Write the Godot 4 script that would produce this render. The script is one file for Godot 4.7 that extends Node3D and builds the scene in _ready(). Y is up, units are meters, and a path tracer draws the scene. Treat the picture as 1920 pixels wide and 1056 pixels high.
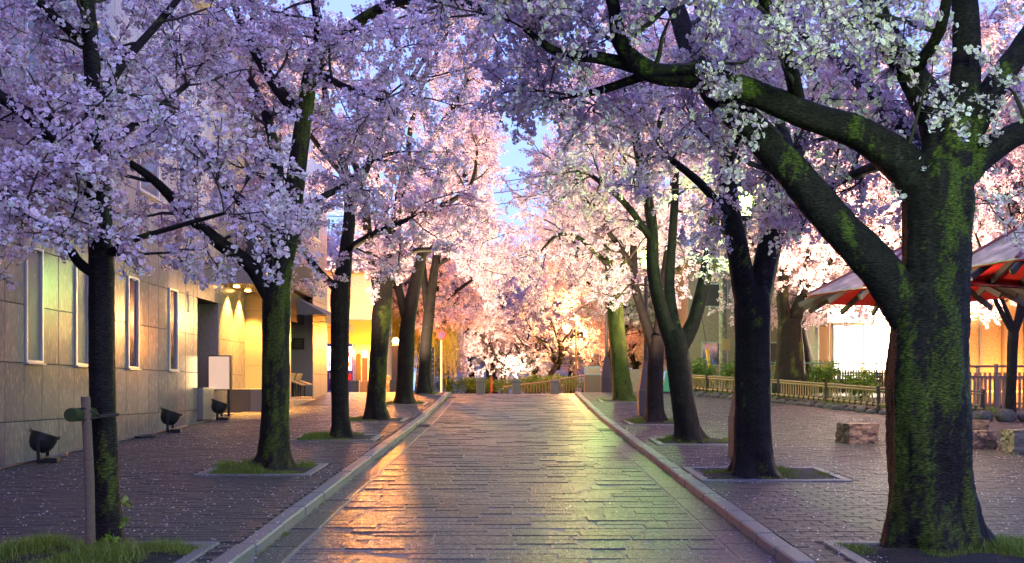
extends Node3D
# An avenue of blossoming cherry trees at dusk: y is up, the road climbs along -z, metres.

const LIMBS := {
	"L1": [
		[[-3.07, 0.262, -7.3, 0.15], [-3.074, 0.432, -7.3, 0.115], [-3.09, 0.919, -7.3, 0.1], [-3.115, 1.73, -7.3, 0.092], [-3.123, 2.541, -7.3, 0.088], [-3.151, 3.23, -7.3, 0.083], [-3.171, 3.676, -7.3, 0.07], [-3.19, 4.307, -7.25, 0.06], [-3.24, 5.008, -7.2, 0.045], [-3.28, 5.728, -7.2, 0.03]],
		[[-3.163, 3.17, -7.3, 0.06], [-3.44, 3.48, -7.2, 0.048], [-3.597, 3.649, -7, 0.04], [-3.853, 3.799, -6.8, 0.03]],
		[[-3.18, 3.311, -7.3, 0.04], [-3.536, 3.684, -7.4, 0.03], [-3.833, 3.817, -7.5, 0.025], [-4.507, 4.252, -7.8, 0.02]],
		[[-3.131, 2.46, -7.3, 0.045], [-3.24, 2.548, -7.2, 0.035], [-3.286, 2.697, -7, 0.025], [-3.476, 2.854, -6.8, 0.018]],
		[[-3.115, 2.622, -7.3, 0.03], [-2.84, 2.728, -7.2, 0.022], [-2.485, 2.811, -7.1, 0.018], [-2.1, 2.891, -7, 0.012]],
		[[-3.163, 3.109, -7.3, 0.03], [-3.547, 3.15, -7.6, 0.025], [-4.178, 3.298, -8, 0.02], [-4.796, 3.454, -8.3, 0.016]],
		[[-3.18, 3.758, -7.3, 0.045], [-3.042, 4.15, -7.5, 0.035], [-2.86, 4.599, -7.8, 0.028], [-2.578, 5.12, -8, 0.02]],
		[[-3.163, 3.433, -7.3, 0.04], [-3.033, 3.775, -7.8, 0.03], [-2.779, 4.206, -8.2, 0.022]],
		[[-3.204, 4.204, -7.3, 0.04], [-3.383, 4.369, -7, 0.03], [-3.551, 4.592, -6.8, 0.02]],
	],
	"L2": [
		[[-3.064, 0.482, -12.2, 0.36], [-3.05, 0.597, -12.2, 0.27], [-3.03, 0.8, -12.2, 0.2], [-3.009, 1.41, -12.2, 0.165], [-3.009, 2.224, -12.2, 0.17], [-3.003, 2.766, -12.2, 0.18], [-2.955, 3.037, -12.2, 0.15], [-2.881, 3.444, -12.2, 0.14], [-2.745, 4.325, -12.2, 0.12], [-2.63, 5.206, -12.2, 0.1], [-2.508, 5.816, -12.2, 0.085], [-2.067, 6.113, -12, 0.075], [-1.418, 6.285, -11.6, 0.06], [-0.684, 6.155, -11.2, 0.045], [-0.06, 5.752, -10.8, 0.03]],
		[[-3.036, 2.698, -12.2, 0.11], [-3.294, 3.16, -12.1, 0.095], [-3.636, 3.431, -11.9, 0.085], [-3.918, 3.72, -11.6, 0.07], [-4.206, 4.061, -11.3, 0.05], [-4.522, 4.301, -11, 0.035]],
		[[-2.657, 5.036, -12.2, 0.08], [-2.914, 5.341, -12.2, 0.075], [-3.186, 5.748, -12.2, 0.065], [-3.423, 6.222, -12.2, 0.05], [-3.626, 6.765, -12.2, 0.04]],
		[[-2.813, 3.647, -12.2, 0.07], [-2.59, 4.064, -12.6, 0.05], [-2.347, 4.401, -13.2, 0.04], [-1.964, 4.864, -13.6, 0.03]],
		[[-2.982, 2.901, -12.2, 0.1], [-3.111, 3.697, -12.5, 0.1], [-3.129, 4.53, -12.8, 0.08], [-3.373, 5.355, -13.2, 0.06], [-3.675, 5.965, -13.5, 0.045]],
		[[-2.542, 5.68, -12.2, 0.05], [-2.044, 5.254, -11.5, 0.04], [-1.467, 4.912, -11, 0.03]],
		[[-2.44, 5.85, -12.2, 0.06], [-2.426, 6.399, -11.8, 0.05], [-2.556, 6.916, -11.5, 0.035]],
		[[-2.847, 3.579, -12.2, 0.05], [-3.258, 3.849, -11.5, 0.04], [-3.544, 4.301, -11, 0.03], [-3.745, 4.881, -10.7, 0.022]],
	],
	"L3": [
		[[-2.951, 0.659, -16.6, 0.25], [-2.96, 0.835, -16.6, 0.18], [-2.979, 1.25, -16.6, 0.15], [-2.988, 1.895, -16.6, 0.15], [-2.97, 2.817, -16.6, 0.155], [-2.97, 3.232, -16.6, 0.17], [-2.877, 4.016, -16.6, 0.11], [-2.813, 4.846, -16.6, 0.1], [-2.951, 5.584, -16.6, 0.08], [-3.117, 6.137, -16.6, 0.06], [-3.32, 7.244, -16.6, 0.045]],
		[[-2.813, 4.708, -16.6, 0.075], [-2.49, 5.492, -16.6, 0.06], [-2.213, 6.137, -16.6, 0.05], [-1.689, 6.773, -16, 0.04], [-1.127, 7.424, -15.6, 0.03]],
		[[-2.951, 3.278, -16.6, 0.08], [-3.33, 3.688, -16.2, 0.06], [-3.599, 4.251, -15.8, 0.045], [-3.961, 4.803, -15.5, 0.03]],
		[[-2.877, 4.016, -16.6, 0.07], [-2.311, 4.196, -16, 0.05], [-1.636, 4.373, -15.5, 0.035]],
		[[-2.905, 5.307, -16.6, 0.05], [-3.42, 5.938, -16.2, 0.04], [-3.822, 6.773, -16, 0.03]],
	],
	"L4": [
		[[-2.926, 0.822, -20.9, 0.36], [-2.938, 0.985, -20.9, 0.27], [-2.949, 1.391, -20.9, 0.205], [-2.903, 2.204, -20.9, 0.19], [-2.833, 3.249, -20.9, 0.2], [-2.671, 4.526, -20.9, 0.13], [-2.496, 5.455, -20.9, 0.115], [-2.322, 6.268, -20.9, 0.1], [-1.858, 6.848, -20.9, 0.085], [-1.277, 7.777, -20.9, 0.065], [-0.813, 8.59, -20.9, 0.05], [-0.464, 9.403, -20.9, 0.035]],
		[[-2.833, 3.365, -20.9, 0.12], [-3.112, 4.874, -20.9, 0.1], [-3.251, 6.035, -20.9, 0.08], [-3.716, 7.197, -20.9, 0.06], [-4.18, 8.125, -20.9, 0.04]],
		[[-2.496, 5.339, -20.9, 0.08], [-1.778, 5.344, -20, 0.06], [-1.192, 5.468, -19.5, 0.05], [-0.8, 5.781, -19.2, 0.04], [-0.686, 6.371, -19, 0.025]],
		[[-2.264, 6.152, -20.9, 0.07], [-2.164, 7.203, -20.5, 0.055], [-1.778, 8.178, -20, 0.04], [-1.307, 8.917, -19.6, 0.03]],
		[[-2.729, 4.294, -20.9, 0.07], [-2.02, 4.54, -20.2, 0.05], [-1.198, 4.453, -19.6, 0.035]],
	],
	"L5": [
		[[-2.889, 1.066, -26, 0.34], [-2.903, 1.239, -26, 0.28], [-2.903, 1.557, -26, 0.23], [-2.86, 2.64, -26, 0.22], [-2.773, 3.651, -26, 0.2], [-2.456, 5.24, -26, 0.14], [-2.167, 6.684, -26, 0.11], [-1.733, 8.129, -26, 0.08], [-1.3, 9.284, -26, 0.05]],
		[[-2.831, 3.362, -26, 0.13], [-3.207, 4.951, -26, 0.1], [-3.438, 6.396, -26, 0.08], [-3.756, 7.84, -26, 0.05]],
		[[-2.456, 5.24, -26, 0.1], [-1.558, 5.737, -25.5, 0.07], [-0.764, 5.794, -25, 0.045]],
		[[-2.311, 5.962, -26, 0.08], [-1.417, 7.153, -25.5, 0.06], [-0.7, 7.648, -25.2, 0.04]],
	],
	"L6": [
		[[-2.75, 1.267, -30, 0.32], [-2.75, 1.433, -30, 0.27], [-2.75, 2.133, -30, 0.2], [-2.65, 3.633, -30, 0.18], [-2.417, 5.467, -30, 0.13], [-2.083, 7.133, -30, 0.09], [-1.667, 8.467, -30, 0.05]],
		[[-2.633, 3.8, -30, 0.12], [-2.833, 5.8, -30, 0.1], [-3.167, 7.467, -30, 0.06]],
		[[-2.417, 5.467, -30, 0.09], [-1.5, 5.967, -30, 0.06], [-0.656, 5.73, -29.5, 0.04]],
	],
	"R1": [
		[[3.295, 0.234, -7.45, 0.47], [3.282, 0.346, -7.45, 0.4], [3.27, 0.47, -7.45, 0.355], [3.237, 0.822, -7.45, 0.305], [3.22, 1.319, -7.45, 0.3], [3.204, 1.732, -7.45, 0.29], [3.22, 2.064, -7.45, 0.275], [3.27, 2.477, -7.45, 0.235], [3.286, 2.767, -7.45, 0.235], [3.299, 3.057, -7.45, 0.25], [3.311, 3.347, -7.45, 0.22]],
		[[3.112, 2.146, -7.45, 0.17], [2.856, 2.519, -7.45, 0.15], [2.525, 2.871, -7.45, 0.14], [2.194, 3.264, -7.45, 0.132], [1.863, 3.616, -7.45, 0.112], [1.573, 3.885, -7.45, 0.095], [1.47, 4.396, -7.9, 0.085], [1.344, 5.026, -8.2, 0.07], [1.133, 5.765, -8.5, 0.05]],
		[[3.303, 3.016, -7.45, 0.19], [3.042, 3.347, -7.45, 0.15], [2.69, 3.595, -7.45, 0.122], [2.231, 3.697, -7.3, 0.106], [1.76, 3.848, -7.2, 0.092], [1.341, 3.915, -7.1, 0.085], [1.011, 3.922, -7, 0.075], [0.774, 4.044, -6.8, 0.055], [0.697, 4.247, -6.6, 0.042], [0.578, 4.532, -6.5, 0.03]],
		[[3.303, 3.181, -7.45, 0.2], [3.332, 3.574, -7.45, 0.15], [3.125, 4.009, -7.45, 0.11], [2.877, 4.402, -7.45, 0.09], [2.69, 4.878, -7.45, 0.07], [2.483, 5.292, -7.45, 0.05]],
		[[3.373, 3.305, -7.45, 0.18], [3.489, 3.802, -7.45, 0.12], [3.53, 4.257, -7.45, 0.1], [3.502, 4.878, -7.45, 0.08], [3.477, 5.457, -7.45, 0.05]],
		[[3.456, 3.429, -7.45, 0.13], [3.684, 3.843, -7.45, 0.1], [4.015, 4.34, -7.45, 0.08], [4.346, 4.878, -7.45, 0.06]],
		[[3.435, 3.222, -7.45, 0.13], [3.725, 3.471, -7.45, 0.1], [4.015, 3.636, -7.45, 0.085], [4.644, 3.973, -7.6, 0.06]],
		[[3.27, 3.14, -7.45, 0.1], [3.326, 3.841, -8.2, 0.09], [3.4, 4.36, -9, 0.075], [3.321, 4.986, -9.8, 0.06], [3.004, 5.483, -10.4, 0.045]],
		[[3.021, 3.388, -7.45, 0.05], [3.08, 3.523, -8.4, 0.04], [3, 3.51, -9, 0.03], [2.88, 3.424, -9.6, 0.02]],
		[[2.235, 3.74, -7.45, 0.06], [2.022, 3.98, -7, 0.05], [1.787, 4.25, -6.7, 0.04], [1.564, 4.523, -6.4, 0.03]],
		[[2.152, 3.305, -7.45, 0.06], [2.38, 3.849, -8.4, 0.045], [2.402, 4.421, -9.2, 0.035], [2.396, 5.095, -9.8, 0.025]],
		[[1.031, 3.922, -7, 0.055], [0.652, 3.984, -6.9, 0.042], [0.345, 4.023, -6.9, 0.032], [0.097, 4.233, -7, 0.02]],
		[[1.031, 3.922, -7, 0.04], [0.72, 3.868, -7.2, 0.03], [0.493, 3.869, -7.4, 0.022]],
		[[3.104, 4.05, -7.45, 0.05], [3.111, 4.213, -7, 0.04], [3.052, 4.474, -6.7, 0.03]],
	],
	"R2": [
		[[2.932, 0.453, -11.6, 0.36], [2.919, 0.55, -11.6, 0.29], [2.913, 0.743, -11.6, 0.235], [2.913, 1.42, -11.6, 0.205], [2.913, 2.128, -11.6, 0.2], [2.913, 2.58, -11.6, 0.215], [2.9, 2.837, -11.6, 0.2]],
		[[2.887, 2.515, -11.6, 0.17], [2.758, 3.16, -11.6, 0.135], [2.649, 3.74, -11.6, 0.12], [2.578, 4.384, -11.6, 0.1], [2.449, 5.028, -11.6, 0.08], [2.32, 5.802, -11.6, 0.06], [2.191, 6.704, -11.6, 0.04]],
		[[2.952, 2.58, -11.6, 0.16], [3.132, 3.417, -11.6, 0.14], [3.254, 3.997, -11.6, 0.125], [3.6, 4.68, -12, 0.1], [3.927, 5.609, -12.4, 0.07], [4.2, 6.444, -12.6, 0.045]],
		[[2.674, 3.611, -11.6, 0.06], [2.24, 3.977, -11.2, 0.05], [1.8, 4.192, -10.8, 0.035]],
		[[3.222, 3.868, -11.6, 0.07], [3.169, 4.714, -12.4, 0.055], [3.178, 5.587, -13, 0.04]],
		[[2.591, 4.32, -11.6, 0.06], [2.8, 4.91, -11.2, 0.05], [2.933, 5.523, -11, 0.035]],
	],
	"R3": [
		[[2.977, 0.62, -15.9, 0.36], [2.959, 0.734, -15.9, 0.27], [2.915, 0.999, -15.9, 0.21], [2.809, 1.706, -15.9, 0.19], [2.738, 2.324, -15.9, 0.2], [2.712, 2.589, -15.9, 0.17]],
		[[2.685, 2.28, -15.9, 0.14], [2.473, 2.943, -15.9, 0.12], [2.332, 3.649, -15.9, 0.105], [2.314, 4.356, -15.9, 0.09], [2.12, 5.416, -15.9, 0.075], [1.855, 6.741, -15.9, 0.05], [1.767, 7.624, -15.9, 0.035]],
		[[2.791, 2.28, -15.9, 0.13], [3.047, 2.854, -15.9, 0.115], [3.251, 3.738, -15.9, 0.1], [3.401, 4.709, -15.9, 0.08], [3.622, 5.769, -15.9, 0.055], [3.71, 6.741, -15.9, 0.04]],
		[[2.721, 2.501, -15.9, 0.11], [2.655, 3.328, -16.2, 0.09], [2.768, 4.46, -16.5, 0.07], [2.893, 5.819, -16.8, 0.05]],
		[[2.314, 4.091, -15.9, 0.06], [1.797, 4.612, -15.4, 0.05], [1.25, 4.95, -15, 0.035]],
		[[2.164, 5.151, -15.9, 0.05], [2.411, 6.009, -15.5, 0.04], [2.533, 6.768, -15.2, 0.03]],
		[[3.312, 4.091, -15.9, 0.06], [3.764, 4.44, -15.4, 0.045], [4.167, 4.95, -15, 0.03]],
	],
	"R4": [
		[[3.015, 0.807, -20.1, 0.3], [2.993, 0.952, -20.1, 0.22], [2.982, 1.287, -20.1, 0.18], [2.993, 2.069, -20.1, 0.17], [3.026, 2.739, -20.1, 0.165]],
		[[2.993, 2.404, -20.1, 0.13], [2.747, 3.186, -20.1, 0.1], [2.568, 3.856, -20.1, 0.09], [2.513, 5.084, -20.1, 0.07], [2.345, 6.424, -20.1, 0.055], [2.122, 7.764, -20.1, 0.04]],
		[[3.049, 2.516, -20.1, 0.13], [3.138, 3.521, -20.1, 0.115], [3.294, 4.749, -20.1, 0.085], [3.417, 6.759, -20.1, 0.055], [3.462, 8.099, -20.1, 0.035]],
		[[2.546, 4.191, -20.1, 0.06], [1.851, 4.997, -19.6, 0.05], [1.28, 5.675, -19.2, 0.035]],
		[[2.412, 5.866, -20.1, 0.05], [1.633, 6.631, -19.6, 0.04], [1.072, 7.304, -19.3, 0.03]],
	],
	"R5": [
		[[3.18, 1.12, -27, 0.42], [3.165, 1.3, -27, 0.34], [3.12, 1.555, -27, 0.28], [3, 2.68, -27, 0.24], [2.88, 3.91, -27, 0.22], [2.745, 5.08, -27, 0.13], [2.595, 6.28, -27, 0.1], [2.1, 7.33, -27, 0.075], [1.5, 8.68, -27, 0.05], [0.9, 10.03, -27, 0.035]],
		[[2.745, 5.08, -27, 0.085], [1.914, 5.752, -26.5, 0.07], [1.271, 5.818, -26, 0.05], [0.782, 5.326, -25.6, 0.03]],
		[[2.85, 4.18, -27, 0.1], [3.3, 5.83, -27, 0.08], [3.6, 7.33, -27, 0.055], [4.05, 8.83, -27, 0.04]],
		[[2.625, 6.13, -27, 0.07], [2.7, 7.78, -27, 0.055], [2.356, 9.138, -26.5, 0.04]],
	],
	"M1": [
		[[7.944, 1.294, -27.5, 0.6], [7.96, 1.631, -27.5, 0.48], [7.975, 2.394, -27.5, 0.4], [7.975, 3.158, -27.5, 0.34], [7.975, 3.617, -27.5, 0.3]],
		[[8.021, 3.235, -27.5, 0.22], [8.326, 4.228, -27.5, 0.19], [8.708, 4.839, -27.5, 0.16], [9.167, 5.45, -27.5, 0.11], [9.778, 6.367, -27.5, 0.08], [10.542, 7.436, -27.5, 0.06]],
		[[7.914, 3.235, -27.5, 0.2], [7.761, 4.228, -27.5, 0.17], [7.792, 5.297, -27.5, 0.12], [7.486, 6.367, -27.5, 0.09], [7.181, 7.742, -27.5, 0.06]],
		[[8.25, 4.075, -27.5, 0.13], [8.403, 5.144, -27.5, 0.1], [8.708, 6.367, -27.5, 0.08], [8.861, 7.742, -27.5, 0.06], [9.319, 8.964, -27.5, 0.04]],
		[[9.09, 5.374, -27.5, 0.09], [9.717, 5.604, -26.5, 0.07], [10.689, 5.818, -26, 0.05], [11.617, 5.878, -25.5, 0.04]],
		[[9.778, 6.367, -27.5, 0.07], [10.4, 7.262, -26, 0.055], [11.333, 8.145, -25.5, 0.04], [12.083, 8.711, -25, 0.03]],
	],
	"S1": [
		[[10.885, 0.807, -21, 0.16], [10.897, 0.982, -21, 0.12], [10.932, 1.74, -21, 0.105], [10.967, 2.673, -21, 0.11], [10.99, 2.965, -21, 0.11]],
		[[10.967, 2.848, -21, 0.07], [10.675, 3.373, -21, 0.05], [10.523, 3.723, -21, 0.045], [10.383, 4.307, -21, 0.03], [10.15, 5.007, -21, 0.02]],
		[[10.99, 2.907, -21, 0.06], [10.733, 3.548, -21, 0.04], [10.593, 3.782, -21, 0.03]],
		[[11.013, 2.907, -21, 0.075], [11.317, 3.723, -21, 0.05], [11.55, 4.657, -21, 0.035], [11.667, 5.707, -21, 0.02]],
		[[11.002, 2.93, -21, 0.06], [11.142, 3.84, -21, 0.045], [11.06, 4.773, -21, 0.03], [10.85, 5.707, -21, 0.018]],
	],
}


class B:
	# collects triangles of one mesh; front faces run clockwise
	var v := PackedVector3Array()
	var n := PackedVector3Array()
	var c := PackedColorArray()
	var ix := PackedInt32Array()
	var col := Color(1, 1, 1)
	func tri(a: Vector3, b: Vector3, d: Vector3, out: Vector3) -> void:
		var nn := (b - a).cross(d - a)
		var k := v.size()
		if nn.dot(out) < 0.0:
			nn = -nn
			v.append_array(PackedVector3Array([a, b, d]))
		else:
			v.append_array(PackedVector3Array([a, d, b]))
		nn = nn.normalized()
		n.append_array(PackedVector3Array([nn, nn, nn]))
		c.append_array(PackedColorArray([col, col, col]))
		ix.append_array(PackedInt32Array([k, k + 1, k + 2]))
	func quad(a: Vector3, b: Vector3, d: Vector3, e: Vector3, out: Vector3) -> void:
		var nn := (b - a).cross(d - a)
		if nn.length_squared() < 1e-14:
			nn = (d - a).cross(e - a)
		var k := v.size()
		if nn.dot(out) < 0.0:
			nn = -nn
			v.append_array(PackedVector3Array([a, b, d, e]))
		else:
			v.append_array(PackedVector3Array([a, e, d, b]))
		nn = nn.normalized()
		n.append_array(PackedVector3Array([nn, nn, nn, nn]))
		c.append_array(PackedColorArray([col, col, col, col]))
		ix.append_array(PackedInt32Array([k, k + 1, k + 2, k, k + 2, k + 3]))
	func box(at: Vector3, s: Vector3, bev := 0.0, bs := Basis(), skip_bottom := false) -> void:
		var h := s * 0.5
		var ax := [Vector3.RIGHT, Vector3.UP, Vector3.BACK]
		for i in 3:
			var j := (i + 1) % 3
			var k := (i + 2) % 3
			for sg: float in [-1.0, 1.0]:
				if skip_bottom and i == 1 and sg < 0.0:
					continue
				var o: Vector3 = ax[i] * (h[i] * sg)
				var p: Vector3 = ax[j] * (h[j] - bev)
				var q: Vector3 = ax[k] * (h[k] - bev)
				quad(at + bs * (o - p - q), at + bs * (o + p - q), at + bs * (o + p + q), at + bs * (o - p + q), bs * (ax[i] * sg))
		if bev <= 0.0:
			return
		for i in 3:
			var j := (i + 1) % 3
			var k := (i + 2) % 3
			for s1: float in [-1.0, 1.0]:
				for s2: float in [-1.0, 1.0]:
					var e1: Vector3 = ax[j] * (h[j] * s1) + ax[k] * ((h[k] - bev) * s2)
					var e2: Vector3 = ax[j] * ((h[j] - bev) * s1) + ax[k] * (h[k] * s2)
					var l: Vector3 = ax[i] * (h[i] - bev)
					quad(at + bs * (e1 - l), at + bs * (e1 + l), at + bs * (e2 + l), at + bs * (e2 - l), bs * (ax[j] * s1 + ax[k] * s2))
		for sx: float in [-1.0, 1.0]:
			for sy: float in [-1.0, 1.0]:
				for sz: float in [-1.0, 1.0]:
					var q := Vector3(h.x * sx, h.y * sy, h.z * sz)
					var b := Vector3(bev * sx, bev * sy, bev * sz)
					tri(at + bs * (q - Vector3(0, b.y, b.z)), at + bs * (q - Vector3(b.x, 0, b.z)), at + bs * (q - Vector3(b.x, b.y, 0)), bs * q)
	# smooth grid of rows; every row has the same number of points and closes on itself
	func skin(rows: Array, cols: Array, cap := true) -> void:
		var m: int = rows[0].size()
		var k0 := v.size()
		var nr := rows.size()
		for i in nr:
			var a: PackedVector3Array = rows[maxi(i - 1, 0)]
			var b: PackedVector3Array = rows[mini(i + 1, nr - 1)]
			var r: PackedVector3Array = rows[i]
			for j in m:
				var du := r[(j + 1) % m] - r[(j + m - 1) % m]
				var nn := (b[j] - a[j]).cross(du)
				v.append(r[j])
				n.append(nn.normalized())
				c.append(cols[i][j] if cols.size() else col)
		# which way do the normals point?
		var mid := Vector3.ZERO
		var r0: PackedVector3Array = rows[nr / 2]
		for p in r0:
			mid += p / m
		var flip := n[k0 + (nr / 2) * m].dot(r0[0] - mid) < 0.0
		if flip:
			for k in range(k0, v.size()):
				n[k] = -n[k]
		for i in nr - 1:
			for j in m:
				var p := k0 + i * m + j
				var q := k0 + i * m + (j + 1) % m
				if flip:
					ix.append_array(PackedInt32Array([p, q + m, q, p, p + m, q + m]))
				else:
					ix.append_array(PackedInt32Array([p, q, q + m, p, q + m, p + m]))
		if cap:
			for e in [0, nr - 1]:
				var r: PackedVector3Array = rows[e]
				var ctr := Vector3.ZERO
				for p in r:
					ctr += p / m
				var out: Vector3 = ctr - (rows[1] if e == 0 else rows[nr - 2])[0]
				var keep := col
				if cols.size():
					col = cols[e][0]
				for j in m:
					tri(ctr, r[j], r[(j + 1) % m], out)
				col = keep
	func tube(pts: Array, rad: Array, sides := 8, cap := true) -> void:
		var rows := []
		var side := Vector3.ZERO
		for i in pts.size():
			var t: Vector3 = (pts[mini(i + 1, pts.size() - 1)] - pts[maxi(i - 1, 0)]).normalized()
			if side == Vector3.ZERO:
				side = t.cross(Vector3.UP if absf(t.y) < 0.9 else Vector3.RIGHT).normalized()
			side = (side - t * side.dot(t)).normalized()
			var up := t.cross(side)
			var row := PackedVector3Array()
			for k in sides:
				var a := TAU * k / sides
				row.append(pts[i] + (side * cos(a) + up * sin(a)) * rad[mini(i, rad.size() - 1)])
			rows.append(row)
		skin(rows, [], cap)
	# turned shape round an axis through at; profile of (radius, height)
	func lathe(at: Vector3, prof: Array, sides := 16, bs := Basis(), flat := false) -> void:
		for i in prof.size() - 1:
			var p: Vector2 = prof[i]
			var q: Vector2 = prof[i + 1]
			for k in sides:
				var a := TAU * k / sides
				var b := TAU * (k + 1) / sides
				var u := Vector3(cos(a), 0, sin(a))
				var w := Vector3(cos(b), 0, sin(b))
				var mid := (u + w) * 0.5
				var out := mid * (q.y - p.y) + Vector3.UP * (p.x - q.x)
				if out.length_squared() < 1e-12:
					continue
				var k0 := v.size()
				quad(at + bs * (u * p.x + Vector3.UP * p.y), at + bs * (w * p.x + Vector3.UP * p.y), at + bs * (w * q.x + Vector3.UP * q.y), at + bs * (u * q.x + Vector3.UP * q.y), bs * out)
				if not flat:
					for z in range(k0, v.size()):
						var l := bs.inverse() * (v[z] - at)
						var f := Vector3(l.x, 0, l.z)
						if f.length_squared() > 1e-10:
							f = f.normalized()
							n[z] = (bs * (f * (q.y - p.y) + Vector3.UP * (p.x - q.x))).normalized()
	func done(m: Material = null) -> ArrayMesh:
		var a := []
		a.resize(Mesh.ARRAY_MAX)
		a[Mesh.ARRAY_VERTEX] = v
		a[Mesh.ARRAY_NORMAL] = n
		a[Mesh.ARRAY_COLOR] = c
		a[Mesh.ARRAY_INDEX] = ix
		var me := ArrayMesh.new()
		me.add_surface_from_arrays(Mesh.PRIMITIVE_TRIANGLES, a)
		if m:
			me.surface_set_material(0, m)
		return me

var M := {}
var taken := {}
var T := {}
var rng := RandomNumberGenerator.new()
var nz := FastNoiseLite.new()

# ---------- helpers ----------
func h(d: float) -> float:  # height of the road surface at distance d up the avenue
	if d <= 22.0:
		return 0.0417 * d
	if d <= 31.0:
		return 0.9174 + 0.0603 * (d - 22.0)
	return 1.46

func slope(d: float) -> Basis:
	return Basis(Vector3.RIGHT, atan((h(d + 0.05) - h(d - 0.05)) / 0.1))

func gp(x: float, d: float, up := 0.0) -> Vector3:
	return Vector3(x, h(d) + up, -d)

func numbered(called: String) -> String:
	if not taken.has(called):
		taken[called] = 0
		return called
	taken[called] += 1
	return "%s_%03d" % [called, taken[called]]

func tag(o: Node, label: String, category: String, group := "", kind := "") -> Node:
	o.set_meta("label", label)
	if category:
		o.set_meta("category", category)
	if group:
		o.set_meta("group", group)
	if kind:
		o.set_meta("kind", kind)
	return o

func thing(called: String, label: String, category: String, at: Vector3, group := "", kind := "") -> Node3D:
	var o := Node3D.new()
	o.name = numbered(called)
	add_child(o)
	o.position = at
	tag(o, label, category, group, kind)
	return o

func part(parent: Node, called: String, b: B, m: Material) -> MeshInstance3D:
	return inst(parent, called, b.done(), m)

func inst(parent: Node, called: String, me: Mesh, m: Material) -> MeshInstance3D:
	var o := MeshInstance3D.new()
	o.name = called
	o.mesh = me
	o.material_override = m
	parent.add_child(o, true)
	return o

func pbox(parent: Node, called: String, at: Vector3, s: Vector3, m: Material, bev := 0.004, bs := Basis()) -> MeshInstance3D:
	var b := B.new()
	b.box(at, s, bev, bs)
	return part(parent, called, b, m)

func ptube(parent: Node, called: String, pts: Array, rad: Array, m: Material, sides := 8) -> MeshInstance3D:
	var b := B.new()
	b.tube(pts, rad, sides)
	return part(parent, called, b, m)

func multi(parent: Node, called: String, me: Mesh, xs: Array, m: Material = null) -> MultiMeshInstance3D:
	var mm := MultiMesh.new()
	mm.transform_format = MultiMesh.TRANSFORM_3D
	mm.mesh = me
	mm.instance_count = xs.size()
	for i in xs.size():
		mm.set_instance_transform(i, xs[i])
	var o := MultiMeshInstance3D.new()
	o.name = called
	o.multimesh = mm
	if m:
		o.material_override = m
	parent.add_child(o, true)
	return o

func noise_tex(key: String, freq: float, oct: int, lo: float, hi: float, ridged := false, seed_ := 1, size := 512) -> void:
	var f := FastNoiseLite.new()
	f.seed = seed_
	f.frequency = freq
	f.noise_type = FastNoiseLite.TYPE_SIMPLEX_SMOOTH
	f.fractal_type = FastNoiseLite.FRACTAL_RIDGED if ridged else FastNoiseLite.FRACTAL_FBM
	f.fractal_octaves = oct
	var t := NoiseTexture2D.new()
	t.width = size
	t.height = size
	t.seamless = true
	t.noise = f
	if hi >= 0.0:
		var g := Gradient.new()
		g.set_color(0, Color(lo, lo, lo))
		g.set_color(1, Color(hi, hi, hi))
		g.set_offset(0, 0.15)
		g.set_offset(1, 0.85)
		t.color_ramp = g
	T[key] = t

func mat(key: String, lin: Color, rough: float, tex := "", sc := 1.0, bump := "", bump_cm := 0.0, vcol := false) -> StandardMaterial3D:
	var m := StandardMaterial3D.new()
	m.resource_name = key
	m.albedo_color = lin.linear_to_srgb()
	m.roughness = rough
	m.vertex_color_use_as_albedo = vcol
	m.uv1_triplanar = true
	m.uv1_world_triplanar = true
	m.uv1_scale = Vector3.ONE * sc
	if tex:
		m.albedo_texture = T[tex]
	if bump:
		m.heightmap_enabled = true
		m.heightmap_texture = T[bump]
		m.heightmap_scale = bump_cm
	M[key] = m
	return m

func glow(key: String, c: Color, e: float) -> StandardMaterial3D:
	var m := StandardMaterial3D.new()
	m.resource_name = key
	m.albedo_color = Color(0.8, 0.8, 0.8)
	m.roughness = 0.5
	m.emission_enabled = true
	m.emission = c
	m.emission_energy_multiplier = e
	M[key] = m
	return m

func glass(key: String, c: Color, a: float) -> StandardMaterial3D:
	var m := StandardMaterial3D.new()
	m.resource_name = key
	m.albedo_color = Color(c.r, c.g, c.b, a)
	m.transparency = BaseMaterial3D.TRANSPARENCY_ALPHA
	m.roughness = 0.04
	M[key] = m
	return m

func omni(parent: Node, called: String, at: Vector3, c: Color, e: float, size: float) -> OmniLight3D:
	var l := OmniLight3D.new()
	l.name = called
	l.light_color = c
	l.light_energy = e
	l.light_size = size
	l.omni_range = 60.0
	l.omni_attenuation = 2.0
	l.shadow_enabled = true
	parent.add_child(l, true)
	l.position = at
	return l

func spot(parent: Node, called: String, at: Vector3, to: Vector3, c: Color, e: float, size: float, angle: float) -> SpotLight3D:
	var l := SpotLight3D.new()
	l.name = called
	l.light_color = c
	l.light_energy = e
	l.light_size = size
	l.spot_angle = angle
	l.spot_angle_attenuation = 0.6
	l.spot_range = 60.0
	l.spot_attenuation = 2.0
	l.shadow_enabled = true
	parent.add_child(l, true)
	l.basis = Basis.looking_at(to - at, Vector3.UP if absf((to - at).normalized().y) < 0.95 else Vector3.RIGHT)
	l.position = at
	return l

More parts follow.
